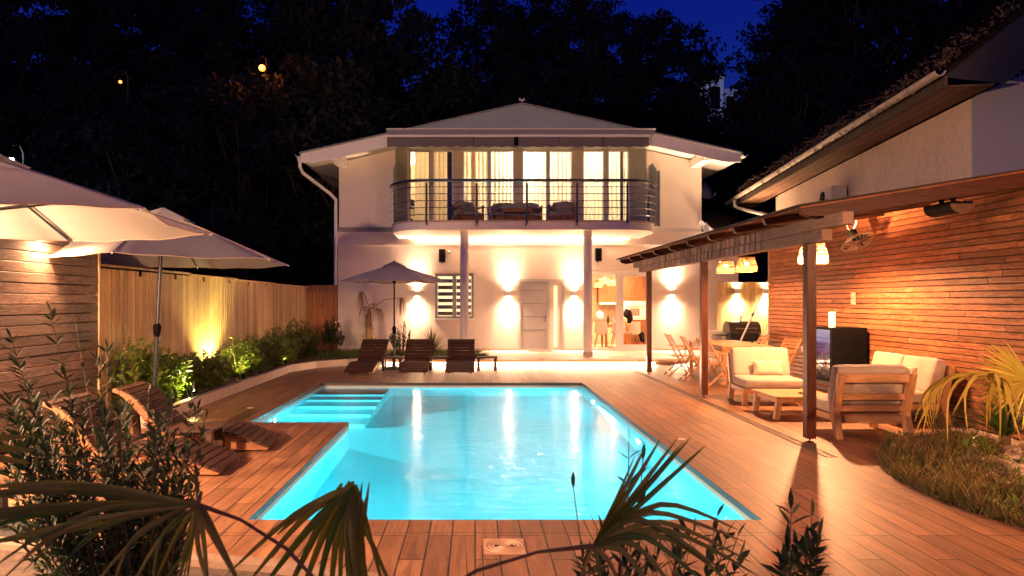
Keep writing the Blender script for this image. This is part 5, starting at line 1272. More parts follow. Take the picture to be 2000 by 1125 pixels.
bush('small_tree_shrub', (.30,18.2,.14), .32, .1, .1, 5, 12, .04, .014, MT['laurel'], 'tiny weed sprig by the left column', None, 132, low=.2)
# fan palm leaf
def fan(q, hub, d, nrm, n_, spread, L, W, droop, rr, jit=.12, fold=.3, split=.0, segs=8):
    hub = V(hub); d = V(d).normalized(); s = d.cross(V(nrm)).normalized()
    for i in range(n_):
        a = (-.5+(i+.5)/n_)*spread; a += rr.uniform(-.03,.03); dd = (d*math.cos(a)+s*math.sin(a)).normalized()
        l = L*(1-.25*abs(a)/(spread/2+.01))*rr.uniform(.9,1.08); dp = droop*rr.uniform(.6,1.4); pts = []; ws_ = []
        for k in range(segs+1):
            u = k/segs; p = hub+dd*l*u*(1-.12*dp*u); p.z -= dp*l*u*u*.75; pts.append(p); ws_.append(W*(min(1,.25+u*2.4))*(1-u**3)**.9+.0008)
        q.ribbon(pts, ws_, V(nrm)+rv(rr)*.15, fold)
def bend(q, pts, W, nrm=(0,0,1), fold=.3, n_=10):
    # smooth leaflet through control points
    P_ = [V(p) for p in pts]; out = []; m_ = len(P_)-1
    for k in range(n_+1):
        t_ = k/n_*m_; i = min(int(t_), m_-1); f = t_-i; g_ = lambda j: P_[max(0,min(m_,j))]
        p0,p1,p2,p3 = g_(i-1),g_(i),g_(i+1),g_(i+2)
        out.append(.5*((2*p1)+(p2-p0)*f+(2*p0-5*p1+4*p2-p3)*f*f+(3*p1-p0-3*p2+p3)*f**3))
    ws_ = [W*min(1,.3+2.5*k/n_)*(1-(k/n_)**3)+.0006 for k in range(n_+1)]
    q.ribbon(out, ws_, nrm, fold)
# foreground palm on the left: one stemless plant with two big drooping leaves
fp = thing('fan_palm', 'dark fan palm with two large drooping leaves in the left foreground', 'palm', tuple(V((-.45,1.55,0))))
rr = random.Random(4); q = MB(); Y0 = 1.62; hub = P(385,985,Y0); tw = -V((0,1,0))
for (tx,ty,dY,w_,cx_,cy_) in ((-90,948,-.10,.030,150,945),(-80,975,-.05,.034,140,962),(-110,1004,0,.034,140,985),(-90,1035,.05,.028,140,1000),(-60,1075,.0,.020,150,1020),(5,1120,-.1,.018,180,1015),
   (60,1165,-.12,.017,200,1035),(165,1180,-.16,.016,260,1050),(250,1190,-.1,.016,310,1050),(305,1200,-.05,.018,350,1060),(345,1210,0,.015,365,1080),(365,1180,.05,.012,376,1060),(425,1200,-.05,.020,398,1060),(475,1190,-.12,.022,425,1050),
   (-30,1130,-.2,.016,130,1040),(378,905,.05,.014,385,950),(368,915,.02,.010,372,950)):
    for jj in range(2): bend(q, [hub+V((rr.gauss(0,.004),rr.gauss(0,.004),rr.gauss(0,.004))), P(cx_+rr.gauss(0,8),cy_+rr.gauss(0,7),Y0+dY*.6), P(tx+rr.gauss(0,22),ty+rr.gauss(0,16),Y0+dY+rr.gauss(0,.02))], w_*.62, tw+V((0,0,.6)), .22)
lf = build('leaf', q, MT['palm'], fp, world=True, fixn=False, smooth='all')
q = MB(); q.tube([V((-.42,1.5,.0)), P(660,1180,1.5), P(560,1072,1.55), P(470,1015,1.6), hub], [.008,.006,.0045,.004,.006], 8); q.tube([hub, hub+V((.01,0,.03))],[.008,.004]); build('petiole', q, MT['petiole'], fp, world=True, smooth=True)
q = MB(); Y1 = 1.75; h2 = P(682,948,Y1)
for (tx,ty,kx,ky,dY,w_) in ((540,1045,612,985,-.05,.016),(440,1125,575,1005,0,.014),(475,1150,590,1015,.03,.017),(500,1165,605,1030,-.03,.020),(545,1190,620,1035,0,.020),(575,1200,632,1045,.03,.019),(610,1210,645,1050,-.02,.018),
    (640,1220,658,1050,.02,.018),(665,1220,668,1060,0,.014),(690,1230,681,1060,-.03,.022),(712,1230,690,1050,-.05,.024),(728,1210,700,1040,.0,.022),(716,1200,706,1060,.04,.02),(775,1170,722,1050,.03,.014),(762,1200,716,1020,0,.012)):
    bend(q, [h2+V((rr.uniform(-.015,.015),rr.uniform(-.02,.02),rr.uniform(-.01,.012))), P(kx,ky,Y1+dY), P(tx,ty,Y1+dY)], w_*1.1, tw, .28)
for (tx,ty,bx) in ((722,939,702),(708,940,692),(718,962,700)): bend(q, [P(bx,1110,Y1), P((bx+tx)/2,1010,Y1-.02), P(tx,ty,Y1)], .012, tw, .3)
build('leaf', q, MT['palm'], fp, world=True, fixn=False, smooth='all')
# right foreground palm
fp = thing('fan_palm', 'olive green fan palm with one leaf fanned up over the pool at lower right', 'palm', (.35,1.5,0))
q = MB(); Y2 = 1.72; h3 = P(1158,1066,Y2)
for (tx,ty,w_,dY) in ((1262,868,.013,.05),(1291,855,.014,.04),(1326,852,.014,.02),(1350,853,.014,0),(1379,869,.015,-.02),(1240,890,.008,.05),(1335,862,.009,.04)):
    bend(q, [h3, P(h3.x*0+1158+(tx-1158)*.5+4, 1066+(ty-1066)*.5-4, Y2+dY*.5), P(tx,ty,Y2+dY)], w_, tw, .3)
for (kx,ky,tx,ty,w_) in ((1290,985,1447,1037,.018),(1270,1000,1460,1060,.018),(1250,1015,1420,1120,.020),(1290,1020,1470,1100,.018),(1300,1035,1490,1130,.018),(1260,1050,1400,1160,.020),(1240,1065,1330,1170,.02),(1220,1080,1290,1180,.02),(1190,1100,1230,1190,.016),(1170,1110,1180,1190,.014),(1140,1110,1120,1180,.012),(1300,1050,1440,1150,.02)):
    bend(q, [h3, P(kx,ky,Y2-.02), P(tx,ty,Y2-.08)], w_*.8, tw+V((.2,0,.3)), .25)
build('leaf', q, MT['palm'], fp, world=True, fixn=False, smooth='all')
q = MB(); q.tube([V((-.02,1.42,0)), P(840,1170,1.55), P(930,1115,1.62), P(1050,1078,1.68), h3], [.006,.005,.0045,.004,.007], 8); build('petiole', q, MT['petiole'], fp, world=True, smooth=True)
# far left leaf fragment
fp = thing('fan_palm', 'dark fan palm leaf tips entering from the left edge', 'palm', (-1.6,2.0,0))
q = MB(); h4 = P(-180,900,1.9)
for (tx,ty,w_) in ((70,852,.030),(75,880,.034),(60,905,.034),(20,930,.03)): bend(q, [h4, P(-60,(890+ty)/2-8,1.9), P(tx,ty,1.9)], w_, tw+V((0,0,.5)), .2)
build('leaf', q, MT['palm'], fp, world=True, fixn=False, smooth='all')
q = MB(); q.tube([V((-1.75,1.9,0)), h4+V((-.05,0,-.2)), h4], .006, 6); build('petiole', q, MT['petiole'], fp, world=True)
# olive shrub in the left foreground
def sprigs(name, base, tips, m, label, nl, L, W, seed, extra=0, box=None, tr=.016):
    rr = random.Random(seed); t = thing(name, label, 'shrub', tuple(base)); fq = MB(); sq = MB(); base = V(base)
    alltips = [V(p) for p in tips]; keep = list(alltips)
    for k in range(extra):
        (x0,x1,y0,y1,Ya,Yb) = box; alltips.append(P(rr.uniform(x0,x1), rr.uniform(y0,y1), rr.uniform(Ya,Yb)))
    for tip in alltips:
        d0 = tip-base; mid = base+V((d0.x*.62+rr.gauss(0,.03), d0.y*.62, d0.z*.45)); st = base+V((d0.x*.1,d0.y*.1,d0.z*.12))
        pt = lambda u: st*((1-u)**2)+mid*(2*u*(1-u))+tip*(u*u)
        sq.tube([pt(k/8) for k in range(9)], [.006-.0006*k for k in range(9)], 5, False)
        ln = d0.length; nn = int(nl*ln/.9)
        sparse = tip in keep
        for k in range(nn):
            if sparse and k < nn*.45 and rr.random() < .5: continue
            u = 1-(1-.12)*((k+.5)/nn)**1.1
            p = pt(u); d = ((mid-st)*(1-u)+(tip-mid)*u).normalized()
            s = rv(rr); s = (s-d*s.dot(d)).normalized()
            for sg in (1,-1):
                dd = (s*sg+d*rr.uniform(.5,1.6)).normalized(); l = L*rr.uniform(.6,1.2); fq.leaf(p, dd, d+rv(rr)*.5, l, W*rr.uniform(.8,1.2), .25, rr.uniform(-.15,.4))
        fq.leaf(tip, d, rv(rr), L*.8, W*.8)
    sq.tube([base, base+V((0,0,.15))], [tr,tr*.7], 8)
    build('foliage', fq, m, t, world=True, fixn=False, smooth='all'); build('stem', sq, MT['stem'], t, world=True); return t
Yo = 2.9
tips = [P(98,608,Yo),P(150,645,Yo+.1),P(35,700,Yo-.1),P(22,660,Yo-.15),P(190,700,Yo+.1),P(235,720,Yo),P(60,760,Yo),P(290,770,Yo+.1),P(340,780,Yo),P(375,765,Yo-.1),P(385,800,Yo-.1),P(400,820,Yo-.1),P(10,820,Yo),P(130,740,Yo),P(350,900,Yo),P(395,870,Yo),P(20,950,Yo),P(320,960,Yo),P(210,680,Yo+.2)]
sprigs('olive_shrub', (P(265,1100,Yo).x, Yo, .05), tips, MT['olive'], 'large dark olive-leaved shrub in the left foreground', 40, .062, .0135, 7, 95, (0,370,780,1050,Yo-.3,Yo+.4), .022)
Yr = 1.95
sprigs('oleander_sprig', (P(1190,1300,Yr).x, Yr, .0), [P(1228,862,Yr-.1),P(1120,955,Yr),P(1255,900,Yr-.05),P(1400,1010,Yr+.2),P(1440,1050,Yr+.1),P(1330,1040,Yr),P(1280,1060,Yr+.1),P(1210,1020,Yr)], MT['olive'], 'tall dark oleander sprigs mixed with the right foreground palm', 20, .068, .016, 12, 18, (1130,1450,1040,1110,Yr-.1,Yr+.2), .012)
sprigs('oleander_sprig', (P(1570,1300,Yr).x, Yr+.1, .0), [P(1545,995,Yr),P(1585,1010,Yr+.05),P(1540,1060,Yr+.1),P(1600,1050,Yr),P(1530,1100,Yr),P(1575,1080,Yr)], MT['olive'], 'separate dark oleander sprig standing on the right before the deck', 22, .078, .019, 14, 7, (1530,1600,1060,1110,Yr,Yr+.1), .012)
sprigs('dry_weed', (P(935,1180,2.4).x, 2.4, .0), [P(910,1075,2.4),P(942,1072,2.4)], MT['palmdry'], 'small dry weed sprig before the square skimmer lid', 5, .02, .006, 15, 0, None, .004)
# far garden plants
t = thing('windmill_palm', 'shaggy brown palm with withered drooping leaves beside the house wall', 'palm', (hx(720,19.3),19.3,.12)); rr = random.Random(31)
q = MB(); q.tube([(0,0,0),(.02,0,.5),(.0,0,1.0),(.03,0,1.32)], [.13,.11,.085,.05], 10); build('trunk', q, MT['palmdry'], t, smooth=True)
q = MB()
for k in range(420):
    z = rr.random()*1.32; a = rr.random()*2*PI; r_ = .125-.05*z/1.3; d = V((math.cos(a),math.sin(a),rr.uniform(-1.6,1.0)))
    q.leaf((r_*math.cos(a), r_*math.sin(a), z), d, (0,0,1), rr.uniform(.05,.14), .022, .2, .4)
build('trunk_fibre', q, MT['palmdry'], t, fixn=False)
pe = MB()
for (hx_,hz_,n1,L_) in ((-.22,1.78,16,.50),(.92,1.62,18,.52),(.28,1.30,10,.35),(-.10,1.36,10,.3),(.12,1.45,8,.25)):
    q = MB(); hb = V((hx_,-.05,hz_)); pe.tube([(0.02,0,1.3),(hx_*.5,0,max(1.35,hz_*.97)),hb], .009, 5)
    for k in range(n1):
        dx = rr.uniform(-.20,.20); q.ribbon([hb+V((dx*u*1.2*(1-.3*u), rr.uniform(-.02,.02), .05*math.sin(u*3)-L_*u*u*rr.uniform(.9,1.1))) for u in (0,.25,.5,.75,1)], [.008,.018,.018,.014,.002], (0,-1,0), .3)
    build('leaf', q, MT['palmdry'], t, fixn=False)
build('petiole', pe, MT['petiole'], t)
q = MB()
for k in range(60): a = rr.random()*2*PI; q.leaf((.16*math.cos(a)-.02, .16*math.sin(a), rr.random()*.55), (math.cos(a),math.sin(a),rr.uniform(-.3,.8)), rv(rr), .09, .05)
solo('creeper', q, MT['palmy'], 'yellow green creeper at the foot of the shaggy palm', 'plant', fixn=False).location = (hx(720,19.1),19.1,.14)
def spiky(name, loc, n_, L_, W_, m, label, seed, up=.4, droop=.35, cat='plant', hub_z=.08):
    rr = random.Random(seed); t = thing(name, label, cat, loc); q = MB()
    for k in range(n_):
        a = rr.random()*2*PI; el = up+rr.random()*(PI/2-up); d = V((math.cos(a)*math.cos(el), math.sin(a)*math.cos(el), math.sin(el))); l = L_*rr.uniform(.65,1.1)
        pts = [V((0,0,hub_z))+d*l*u-V((0,0,1))*droop*l*u*u*(1-.6*math.sin(el)) for u in (0,.2,.4,.6,.8,1)]
        q.ribbon(pts, [W_*.6,W_,W_,W_*.8,W_*.5,.001], (d.cross(V((0,0,1))).cross(d)), .25)
    build('leaves', q, m, t, fixn=False, smooth='all'); q = MB(); q.lathe([(0,0),(.06,0),(.05,hub_z+.03),(0,hub_z+.05)],10); build('crown_base', q, MT['stem'], t); return t
spiky('dwarf_palm', (hx(843,18.7),18.7,.12), 130, .78, .022, MT['palm'], 'spiky green dwarf palm between the middle and right far loungers', 33, .25, .15, hub_z=.12)
# grass in the back bed and edge
def grass(name, poly_pts, n_, h, w_, m, label, seed, z0=.13, cat='grass'):
    rr = random.Random(seed); q = MB()
    xs = [p[0] for p in poly_pts]; ys = [p[1] for p in poly_pts]
    def inside(x,y):
        c = False; j = len(poly_pts)-1
        for i in range(len(poly_pts)):
            xi,yi = poly_pts[i]; xj,yj = poly_pts[j]
            if (yi>y)!=(yj>y) and x < (xj-xi)*(y-yi)/(yj-yi)+xi: c = not c
            j = i
        return c
    k = 0
    while k < n_:
        x = rr.uniform(min(xs),max(xs)); y = rr.uniform(min(ys),max(ys))
        if not inside(x,y): continue
        dn = .5+.5*mnoise.noise(V((x*2.2,y*2.2,seed)))
        k += 1
        if rr.random() > dn*1.5: continue
        a = rr.random()*2*PI; l = h*rr.uniform(.4,1.25)*(.5+dn); ln = rr.uniform(.1,.7)
        b0 = V((x,y,z0-.01)); d = V((math.cos(a)*ln,math.sin(a)*ln,1)).normalized()
        q.ribbon([b0, b0+d*l*.5, b0+d*l+V((math.cos(a),math.sin(a),-.5))*l*.22*ln], [w_,w_*.8,.0006], (math.sin(a),-math.cos(a),0.1), .1)
    o = build(name, q, m, fixn=False); return tag(o, label, cat, None, 'stuff')
grass('bed_grass', [(-4.6,17.8),(-.1,17.75),(.25,18.2),(-.05,19.2),(.2,20.6),(-5,20.7),(-5,19)], 6500, .13, .012, MT['grassg'], 'low weedy grass in the garden bed before the house wall', 41)
grass('bed_tuft', [(-.35,17.8),(.25,17.85),(.33,18.5),(-.2,19.3)], 1500, .15, .010, MT['grassg'], 'green grass tuft curling onto the terrace by the left column', 42)
gp = [(5.9,8.45),(5.39,8.15),(4.9,7.85),(4.62,7.5),(4.33,7.08),(4.11,6.72),(3.96,6.25),(3.93,5.7),(3.96,5.3),(4.05,4.9),(4.2,4.2),(4.9,4.4),(5.0,5.2),(5.0,5.8),(5.05,6.5),(5.5,7.1),(5.95,7.7)]
grass('verge_grass', gp, 13000, .085, .007, MT['grass'], 'brown and green rough grass along the curved deck edge on the right', 43, .03)
grass('tall_weeds', [(5.6,8.3),(4.9,7.8),(4.6,7.3),(5.1,6.9),(5.8,7.6)], 200, .42, .004, MT['grass'], 'thin dry weed stalks rising behind the rough grass', 44, .03)
grass('straw_grass', [(x-.05,y) for x,y in gp], 2600, .19, .004, MT['straw'], 'straw coloured dry blades sticking out of the rough grass', 47, .012)
grass('edge_weeds', [(4.9,8.0),(4.5,7.6),(4.2,7.1),(3.98,6.7),(3.86,6.2),(3.83,5.6),(3.88,5.2),(4.0,4.8),(4.12,4.9),(4.0,5.6),(4.05,6.3),(4.2,6.8),(4.7,7.5)], 2600, .11, .008, MT['grass'], 'ragged weeds spilling over the curved deck edge', 48, .006)
rr = random.Random(50); q = MB()
for k in range(2600):
    x = rr.uniform(4.7,6.28); y = rr.uniform(4.2,8.6)
    if x-5.0 < (y-7.0)*.6 and y > 7: continue
    s_ = rr.uniform(.008,.028); vs = []
    for (a,b_,c_) in ((1,0,0),(-1,0,0),(0,1,0),(0,-1,0),(0,0,.7),(0,0,-.7)): vs.append((x+a*s_*rr.uniform(.7,1.2), y+b_*s_*rr.uniform(.7,1.2), .032+s_*.3+c_*s_))
    q.add(vs, [(0,2,4),(2,1,4),(1,3,4),(3,0,4),(2,0,5),(1,2,5),(3,1,5),(0,3,5)])
tag(build('gravel', q, MT['pebble'], fixn=False), 'pale loose gravel on the bed at the right edge', 'gravel', None, 'stuff')
q = MB()
for k in range(1500):
    x = rr.uniform(-5.05,-4.42); y = rr.uniform(9.1,17.2); s_ = rr.uniform(.010,.03); vs = []
    for (a,b_,c_) in ((1,0,0),(-1,0,0),(0,1,0),(0,-1,0),(0,0,.7),(0,0,-.7)): vs.append((x+a*s_*rr.uniform(.7,1.2), y+b_*s_*rr.uniform(.7,1.2), .128+s_*.3+c_*s_))
    q.add(vs, [(0,2,4),(2,1,4),(1,3,4),(3,0,4),(2,0,5),(1,2,5),(3,1,5),(0,3,5)])
tag(build('bed_gravel', q, plain('brown_pebble', (.22,.15,.10), .85, var=.4, nscale=20), fixn=False), 'brown gravel between the laurels and the kerb', 'gravel', None, 'stuff')
# right palm
t = thing('yellow_fan_palm', 'yellow lit fan palm at the right edge against the cedar wall', 'palm', (5.75,6.9,.03)); rr = random.Random(61)
q = MB(); pe = MB(); q.tube([(0,0,0)]*1+[(0,0,.3)], [.09,.07], 10); build('trunk', q, MT['palmdry'], t, smooth=True)
q = MB()
loc0 = V((5.75,6.9,.03)); hubA = P(2010,745,6.7)-loc0; hubB = P(1930,738,6.5)-loc0
fan(q, hubA, (-1,-.05,.30), (0,-1,.2), 20, R(105), .66, .032, .12, rr)
fan(q, hubA, (-.1,-.3,-1), (0,-1,.2), 10, R(120), .45, .022, .25, rr)
build('leaf', q, MT['palmy'], t, fixn=False, smooth='all'); q = MB()
for k in range(17):
    a = rr.uniform(-1,1); L_ = rr.uniform(.36,.66); x1 = -.42*(a<-.2)*abs(a)+.25*a
    pts = [hubB, hubB+V((x1*.55,rr.uniform(-.05,.05),.05-.04*abs(a))), hubB+V((x1,rr.uniform(-.08,.08),-.15*L_/.5)), hubB+V((x1*1.25,rr.uniform(-.08,.08),-L_))]
    bend(q, pts, .038, (0,-1,.1), .25)
for k in range(7): bend(q, [hubB, hubB+V((-.25,0,.03)), hubB+V((-.46-.03*k,-.05,-.06-.02*k)), hubB+V((-.52-.01*k,-.05,-.35-.03*k))], .022, (0,-1,.3), .25)
build('leaf', q, MT['palmy'], t, fixn=False, smooth='all')
pe.tube([(0,0,.3), hubA*.5+V((.1,0,.25)), hubA], .010, 6); pe.tube([(0,0,.3), hubB*.5+V((.1,0,.15)), hubB], .010, 6); build('petiole', pe, MT['petiole'], t)
spiky('yucca_clump', (5.98,7.7,.03), 150, .80, .018, MT['grassg'], 'spiky green yucca clump below the yellow palm', 63, .45, .4)
bush('weed_plant', (5.15,7.0,.03), .24, .14, .14, 7, 9, .11, .035, MT['laurel'], 'leafy weed plant at the edge of the gravel', None, 64, low=.3)
bush('weed_plant', (5.6,6.55,.03), .22, .2, .2, 9, 9, .12, .035, MT['laurel'], 'leafy weed plant amid the gravel near the right edge', None, 65, low=.2)
# hose on the deck under sofa
q = MB(); q.tube([(5.6,9.9,.012),(5.9,9.5,.012),(6.15,9.15,.012),(6.2,8.9,.012),(6.0,8.6,.03)], .010, 6); solo('garden_hose', q, plain('hose_grey', (.25,.2,.17), .5), 'thin grey hose lying beneath the sofa by the wall', 'hose', smooth=True)
# ---------------------------------------------------------------- garden spots
rr = random.Random(91); q = MB()
for k in range(2600):
    x = rr.uniform(3.95,5.6); y = rr.uniform(4.6,8.3)
    if x < 3.98+max(0,(y-6.2))*.45 or mnoise.noise(V((x*3,y*3,5))) < .0: continue
    q.leaf((x,y,.02+rr.random()*.05), (rr.uniform(-1,1),rr.uniform(-1,1),rr.uniform(.1,.9)), rv(rr), rr.uniform(.03,.07), rr.uniform(.014,.03), .2, .3)
tag(build('ground_cover', q, MT['laurel'], fixn=False), 'small green leafy weeds among the rough grass on the right', 'weeds', None, 'stuff')
def garden_spot(loc, to, en, label, col=YEL, a=80):
    t = thing('garden_spotlight', label, 'spotlight', loc, 0, 'small garden spotlights in the beds')
    d = (V(to)-V(loc)).normalized(); qn = d.to_track_quat('Z','Y').to_matrix().to_4x4(); M = Matrix.Translation(V((0,0,.10))) @ qn
    q = MB(); q.lathe([(0,-.06),(.028,-.05),(.034,0),(.034,.03),(.028,.03),(.027,.01)], 14, M); build('housing', q, MT['black'], t, smooth=True)
    q = MB(); q.lathe([(.0,.02),(.026,.018)], 14, M); build('lens', q, emit('spot_lens', (1,.85,.4), 25), t)
    q = MB(); q.tube([(0,0,-.05),(0,0,.07)], .008, 6); build('spike', q, MT['black'], t)
    light('SPOT', 'spot_beam', V(loc)+V((0,0,.10))+d*.05, en, col, .02, t, to=to, spot=R(a), blend=.7)
garden_spot((-4.43,10.75,.13), (-4.80,9.7,.75), 75, 'garden spotlight at the second umbrella pole lighting the near laurels', a=120)
garden_spot((-4.90,12.93,.20), (-5.12,13.0,1.5), 150, 'garden spotlight throwing the bright glow up the fence', a=125)
garden_spot((-4.42,13.0,.13), (-4.7,13.5,.7), 40, 'garden spotlight before the brightly lit laurel', a=90)
garden_spot((-4.45,16.0,.13), (-4.7,16.4,.6), 22, 'garden spotlight low in the far end of the left bed', a=100)
garden_spot((hx(712,18.7),18.7,.13), (hx(722,19.3),19.3,.5), 7, 'garden spotlight at the foot of the shaggy palm', a=80)
garden_spot((5.55,6.2,.03), (5.65,6.8,.9), 22, 'garden spotlight below the yellow palm', col=(1,.80,.25), a=100)
# unseen warm floodlights added on the near parts of the two slat walls
def flood(loc, face, en, label, to, col=ORANGE, a=150, size=.12):
    t = thing('unseen_floodlight', label, 'floodlight', loc, 0, 'warm floodlights'); f = V(face)
    q = MB(); q.box(-.12,.12,-.09,.09,-.07,.07, Matrix.Translation(f*.12)); build('housing', q, MT['black'], t, bevel=.01)
    q = MB(); q.box(-.09,.09,-.065,.065,-.076,-.071, Matrix.Translation(f*.12)); build('lens', q, MT['bulb'], t)
    light('SPOT', 'flood_beam', V(loc)+f*.12+V((0,0,-.1)), en, col, size, t, to=to, spot=R(a), blend=.6)
flood((6.36,2.2,2.75), (-1,0,0), 800, 'unseen floodlight on the near end of the cedar wall', (3.6,8.5,.6))
flood((-5.05,2.4,2.4), (1,0,0), 1800, 'unseen floodlight on the near end of the left slat wall', (-2.0,9.5,.5), col=(1,.53,.29))

pf = thing('added_lamp_post', 'slim garden lamp post added unseen behind the viewpoint', 'lamp post', (.9,-2.6,0))  # unseen post added to carry a light onto the foreground plants
q = MB(); q.tube([(0,0,0),(0,0,2.5)], .03, 10); build('pole', q, MT['black'], pf)
flood((.9,-2.6,2.55), (0,.2,0), 170, 'unseen floodlight on the added lamp post behind the viewpoint', (.1,2.2,.9), col=(1,.52,.30), a=110)
# ================================================================ trees and background
def tree_mesh(seed, h=11, r_=3.6, nclump=95, nleaf=125, ls=.30, tall=1.0):
    rr = random.Random(seed); fq = MB(); tq = MB()
    pts = [V((0,0,-1)),V((rr.uniform(-.2,.2),0,h*.25)),V((rr.uniform(-.4,.4),rr.uniform(-.3,.3),h*.55)),V((rr.uniform(-.5,.5),0,h*.85))]
    tq.tube(pts, [.26,.2,.13,.04], 8)
    for i in range(nclump):
        th = rr.random()*2*PI; zz = rr.uniform(-1,1); rad = rr.random()**.45; prof = math.sqrt(max(0,1-zz*zz))
        if zz > 0: prof = prof**1.25
        c = V((r_*prof*rad*math.cos(th), r_*prof*rad*math.sin(th), h*.60+zz*h*.42*tall)); c += rv(rr)*.5
        if i%3 == 0: b0 = pts[1]+(pts[3]-pts[1])*rr.uniform(.0,.9); tq.tube([b0, (b0+c)/2+V((0,0,-.3)), c], [.06,.035,.012], 5, False)
        cr_ = rr.uniform(.45,.95); sx = rv(rr)
        for k in range(int(nleaf*rr.uniform(.6,1.3))):
            d = rv(rr)*cr_*rr.random()**.4; d.z *= .6; p = c+d
            ax = (rv(rr)+V((0,0,-.3))).normalized(); s_ = ax.cross(rv(rr)).normalized(); l = ls*rr.uniform(.6,1.3); w_ = l*.42
            n0 = len(fq.v); fq.v += [tuple(p), tuple(p+ax*l*.5+s_*w_*.5), tuple(p+ax*l), tuple(p+ax*l*.5-s_*w_*.5)]; fq.f.append((n0,n0+1,n0+2,n0+3))
    return fq, tq
TP = []
for i,(h,r_,nc) in enumerate(((12,3.7,125),(10,4.2,125),(14,3.4,130),(9,3.0,90))):
    fq, tq = tree_mesh(200+i, h, r_, nc)
    t = thing('broadleaf_tree', 'x', 'tree', (0,0,0), 0, 'dark trees on the slope behind the house'); c_ = build('crown', fq, MT['tree'], t, fixn=False); build('trunk', tq, MT['bark'], t, smooth=True); TP.append([t, False, h])
def put_tree(i, px, top_y, Y, label, rz=0, sc_=None):
    x = (px-CX)*Y/F; zt = EYE+(CY-top_y)*Y/F; g_ = hz(x,Y)-.3 if Y > 25 else -.05; h = zt-g_; t, used, h0 = TP[i]; s_ = h/(h0*1.03) if sc_ is None else sc_
    gz = zt-h0*1.03*s_
    loc = (x,Y,gz)
    if not used: t.location = loc; t.rotation_euler = (0,0,rz); t['label'] = label; t.scale = (s_,)*3; TP[i][1] = True
    else: copy_tree(t, loc, rz, label, scale=s_)
    return t
# (kind, px, top py, depth)
tl_ = [(2,20,-160,27,'tall dark tree at the far left edge behind the slat screen'),(0,90,40,34,'dark tree at upper left, left of the blue sky gap'),(1,265,-20,31,'dark tree right of the upper left sky gap'),
 (2,330,-90,38,'dark tree left of the orange street lamp, reaching past the top of the picture'),(0,420,10,29,'dark tree below the orange street lamp\'s glow'),(2,545,-120,42,'tall tree just right of the orange street lamp'),(1,600,-30,31,'dark tree rising above the house\'s left eave'),
 (0,650,-20,36,'dark tree left of the pointed one at the sky notch'),(3,752,12,30,'pointed dark tree beside the left sky notch'),(1,880,135,42,'dark tree on the left shoulder of the central group'),(2,985,15,44,'dark tree in the left part of the central group above the roof'),
 (0,985,-55,40,'tall dark tree above the awning\'s left half, cut by the picture top'),(2,1075,-50,43,'tall dark tree above the roof ridge'),(0,1140,2,38,'dark tree right of the ridge at the picture top'),(0,1225,38,42,'dark tree on the right shoulder of the central group'),
 (3,1290,50,36,'slim dark tree beside the right sky notch'),(3,1325,172,48,'low dark tree left of the far white building'),(2,1572,-80,36,'dark tree right of the far white building'),(2,1655,-160,40,'tall dark tree above the neighbour gutter\'s far end'),
 (0,1680,-130,34,'dark tree behind the neighbour roof creeper'),(1,1800,-140,36,'dark tree above the middle of the neighbour roof'),(2,1920,-60,42,'dark tree at the upper right corner'),
 (3,640,140,25,'dark bushy tree just left of the house'),(1,480,170,24.5,'dark bushy tree behind the long board fence'),(3,300,200,24,'dark bushy tree above the second umbrella'),(0,180,150,25,'dark bushy tree behind the slat screen corner'),
 (3,1010,130,33,'dark tree directly behind the roof peak'),(1,1160,130,34,'dark tree behind the right half of the roof'),(3,880,170,33,'dark tree behind the left half of the roof'),(1,1330,190,32,'dark bushy tree behind the right eave'),(3,1440,215,30,'dark bushy tree between the two houses'),
 (1,1545,120,30,'dark bushy tree above the neighbour downpipe'),(0,770,150,31,'dark tree behind the left roof slope')]
for i,(k,px,ty,Y,lb) in enumerate(tl_): put_tree(k, px, ty, Y, lb, i*1.7)
# low shrubs behind the left fence
q = MB(); rr = random.Random(77)
for (px,py,Y,lb) in ((225,487,11.5,'thin dark bush tops showing over the left fence'),(310,490,12.5,'dark bush tops over the fence beside the second umbrella pole'),(545,540,19,'small sprig growing over the far fence top'),(400,525,14.5,'sprig above the fence under the umbrella edge')):
    c = P(px,py,Y); bush('hedge_bush', (c.x-.35,Y,0), c.z, .5, .5, 14, 26, .06, .02, MT['olive'], lb, None, px, low=.3)
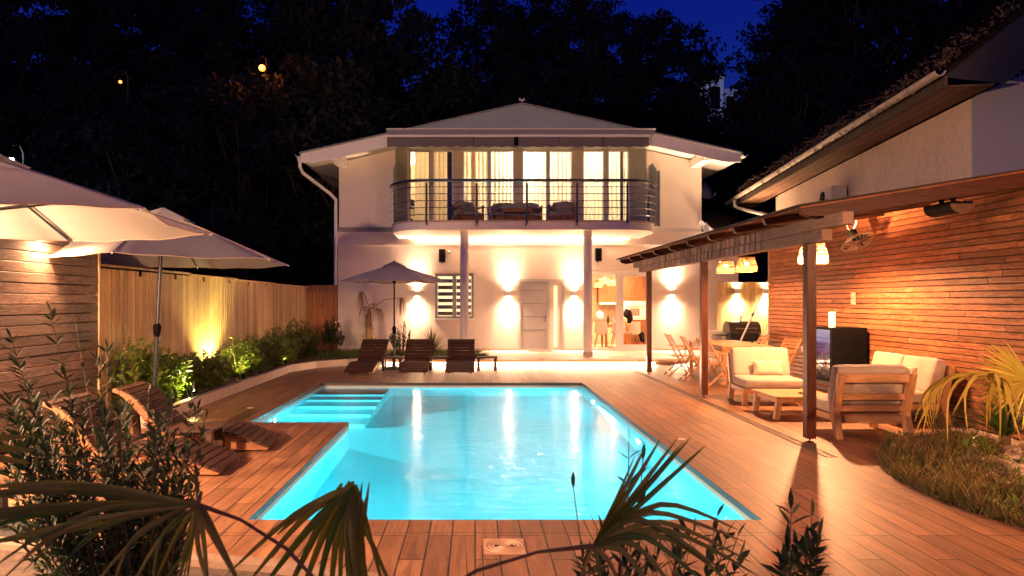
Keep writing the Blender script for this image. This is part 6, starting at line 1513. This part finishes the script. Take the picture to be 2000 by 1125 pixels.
# far white building on the hill
c = P(1384,190,72); bld = t = thing('hill_building', 'small white framed modern building far off on the hill', 'building', tuple(c)); wm = plain('far_render', (.75,.76,.85), .8); 
em_ = emit('far_dim_light', (.35,.38,.75), .10)
q = MB(); q.box(-.3,1.6,0,3,-6,1.9); q.box(1.6,3.2,.4,3,-6,.75); q.box(-1.9,-.3,.6,3,-6,1.1); build('wall', q, wm, t)
q = MB(); q.box(.2,1.2,-.05,.0,-1.2,1.1); q.box(-1.5,-.8,.55,.6,-1.5,.4); q.box(2.0,2.9,.35,.4,-1.5,.2); build('window', q, MT['black'], t)
q = MB(); q.box(-.5,1.8,-.3,3.1,1.9,2.15); q.box(1.6,3.5,.2,3.1,.75,.95); q.box(-2.1,-.3,.3,3.1,1.1,1.3); build('roof', q, wm, t)
# street lamps through the trees
def street_lamp(px, py, Y, en, label, col, r_=.16, es=60, lr_=None):
    c = P(px,py,Y); g_ = max(0,hz(c.x,Y))-.3; t = thing('street_lamp', label, 'street lamp', (c.x,Y,g_)); z = c.z-g_
    q = MB(); q.tube([(0,.5,0),(0,.5,z+.3),(0,.35,z+.5),(0,.05,z+.42)], [.03,.02,.015,.012], 8); build('pole', q, MT['blackmatte'], t, smooth=True)
    q = MB(); q.lathe([(0,-r_),(r_*.7,-r_*.7),(r_,0),(r_*.7,r_*.7),(0,r_)], 16, Matrix.Translation((0,0,z))); build('globe', q, emit('lamp_globe', col, es), t, smooth='all')
    light('POINT', 'street_light', (c.x,Y-.25,c.z), en, col, .15, t)
street_lamp(512,133,23.0, 22, 'orange street lamp shining through the trees at upper left', (1,.21,.02), .12, 1.1)
street_lamp(235,160,23.2, 2, 'small warm street lamp half hidden in leaves at upper left', (1,.25,.03), .06, 1.2)
street_lamp(22,313,19, 3, 'cold white lamp just above the nearest umbrella', (.75,.9,1), .075, 60)
q = 0
for (px,py,Y,w_,h_,lb) in ((75,300,34,5,2.6,'pale house wall glimpsed through the trees at the left edge'),(190,285,36,6,1.6,'pale low wall glimpsed through the trees above the left umbrella')):
    c = P(px,py,Y); g_ = max(0,hz(c.x,Y))-.2; m_ = MB(); m_.box(c.x-w_/2,c.x+w_/2,Y,Y+.3,g_,c.z+h_/2)
    solo('garden_wall', m_, plain('far_wall', (.5,.5,.55), .8, var=.3), lb, 'wall')
light('POINT', 'facade_light', P(1375,150,66), 120, (.75,.78,1), .3, bld)  # unseen source added to light the far building, no lamp modelled
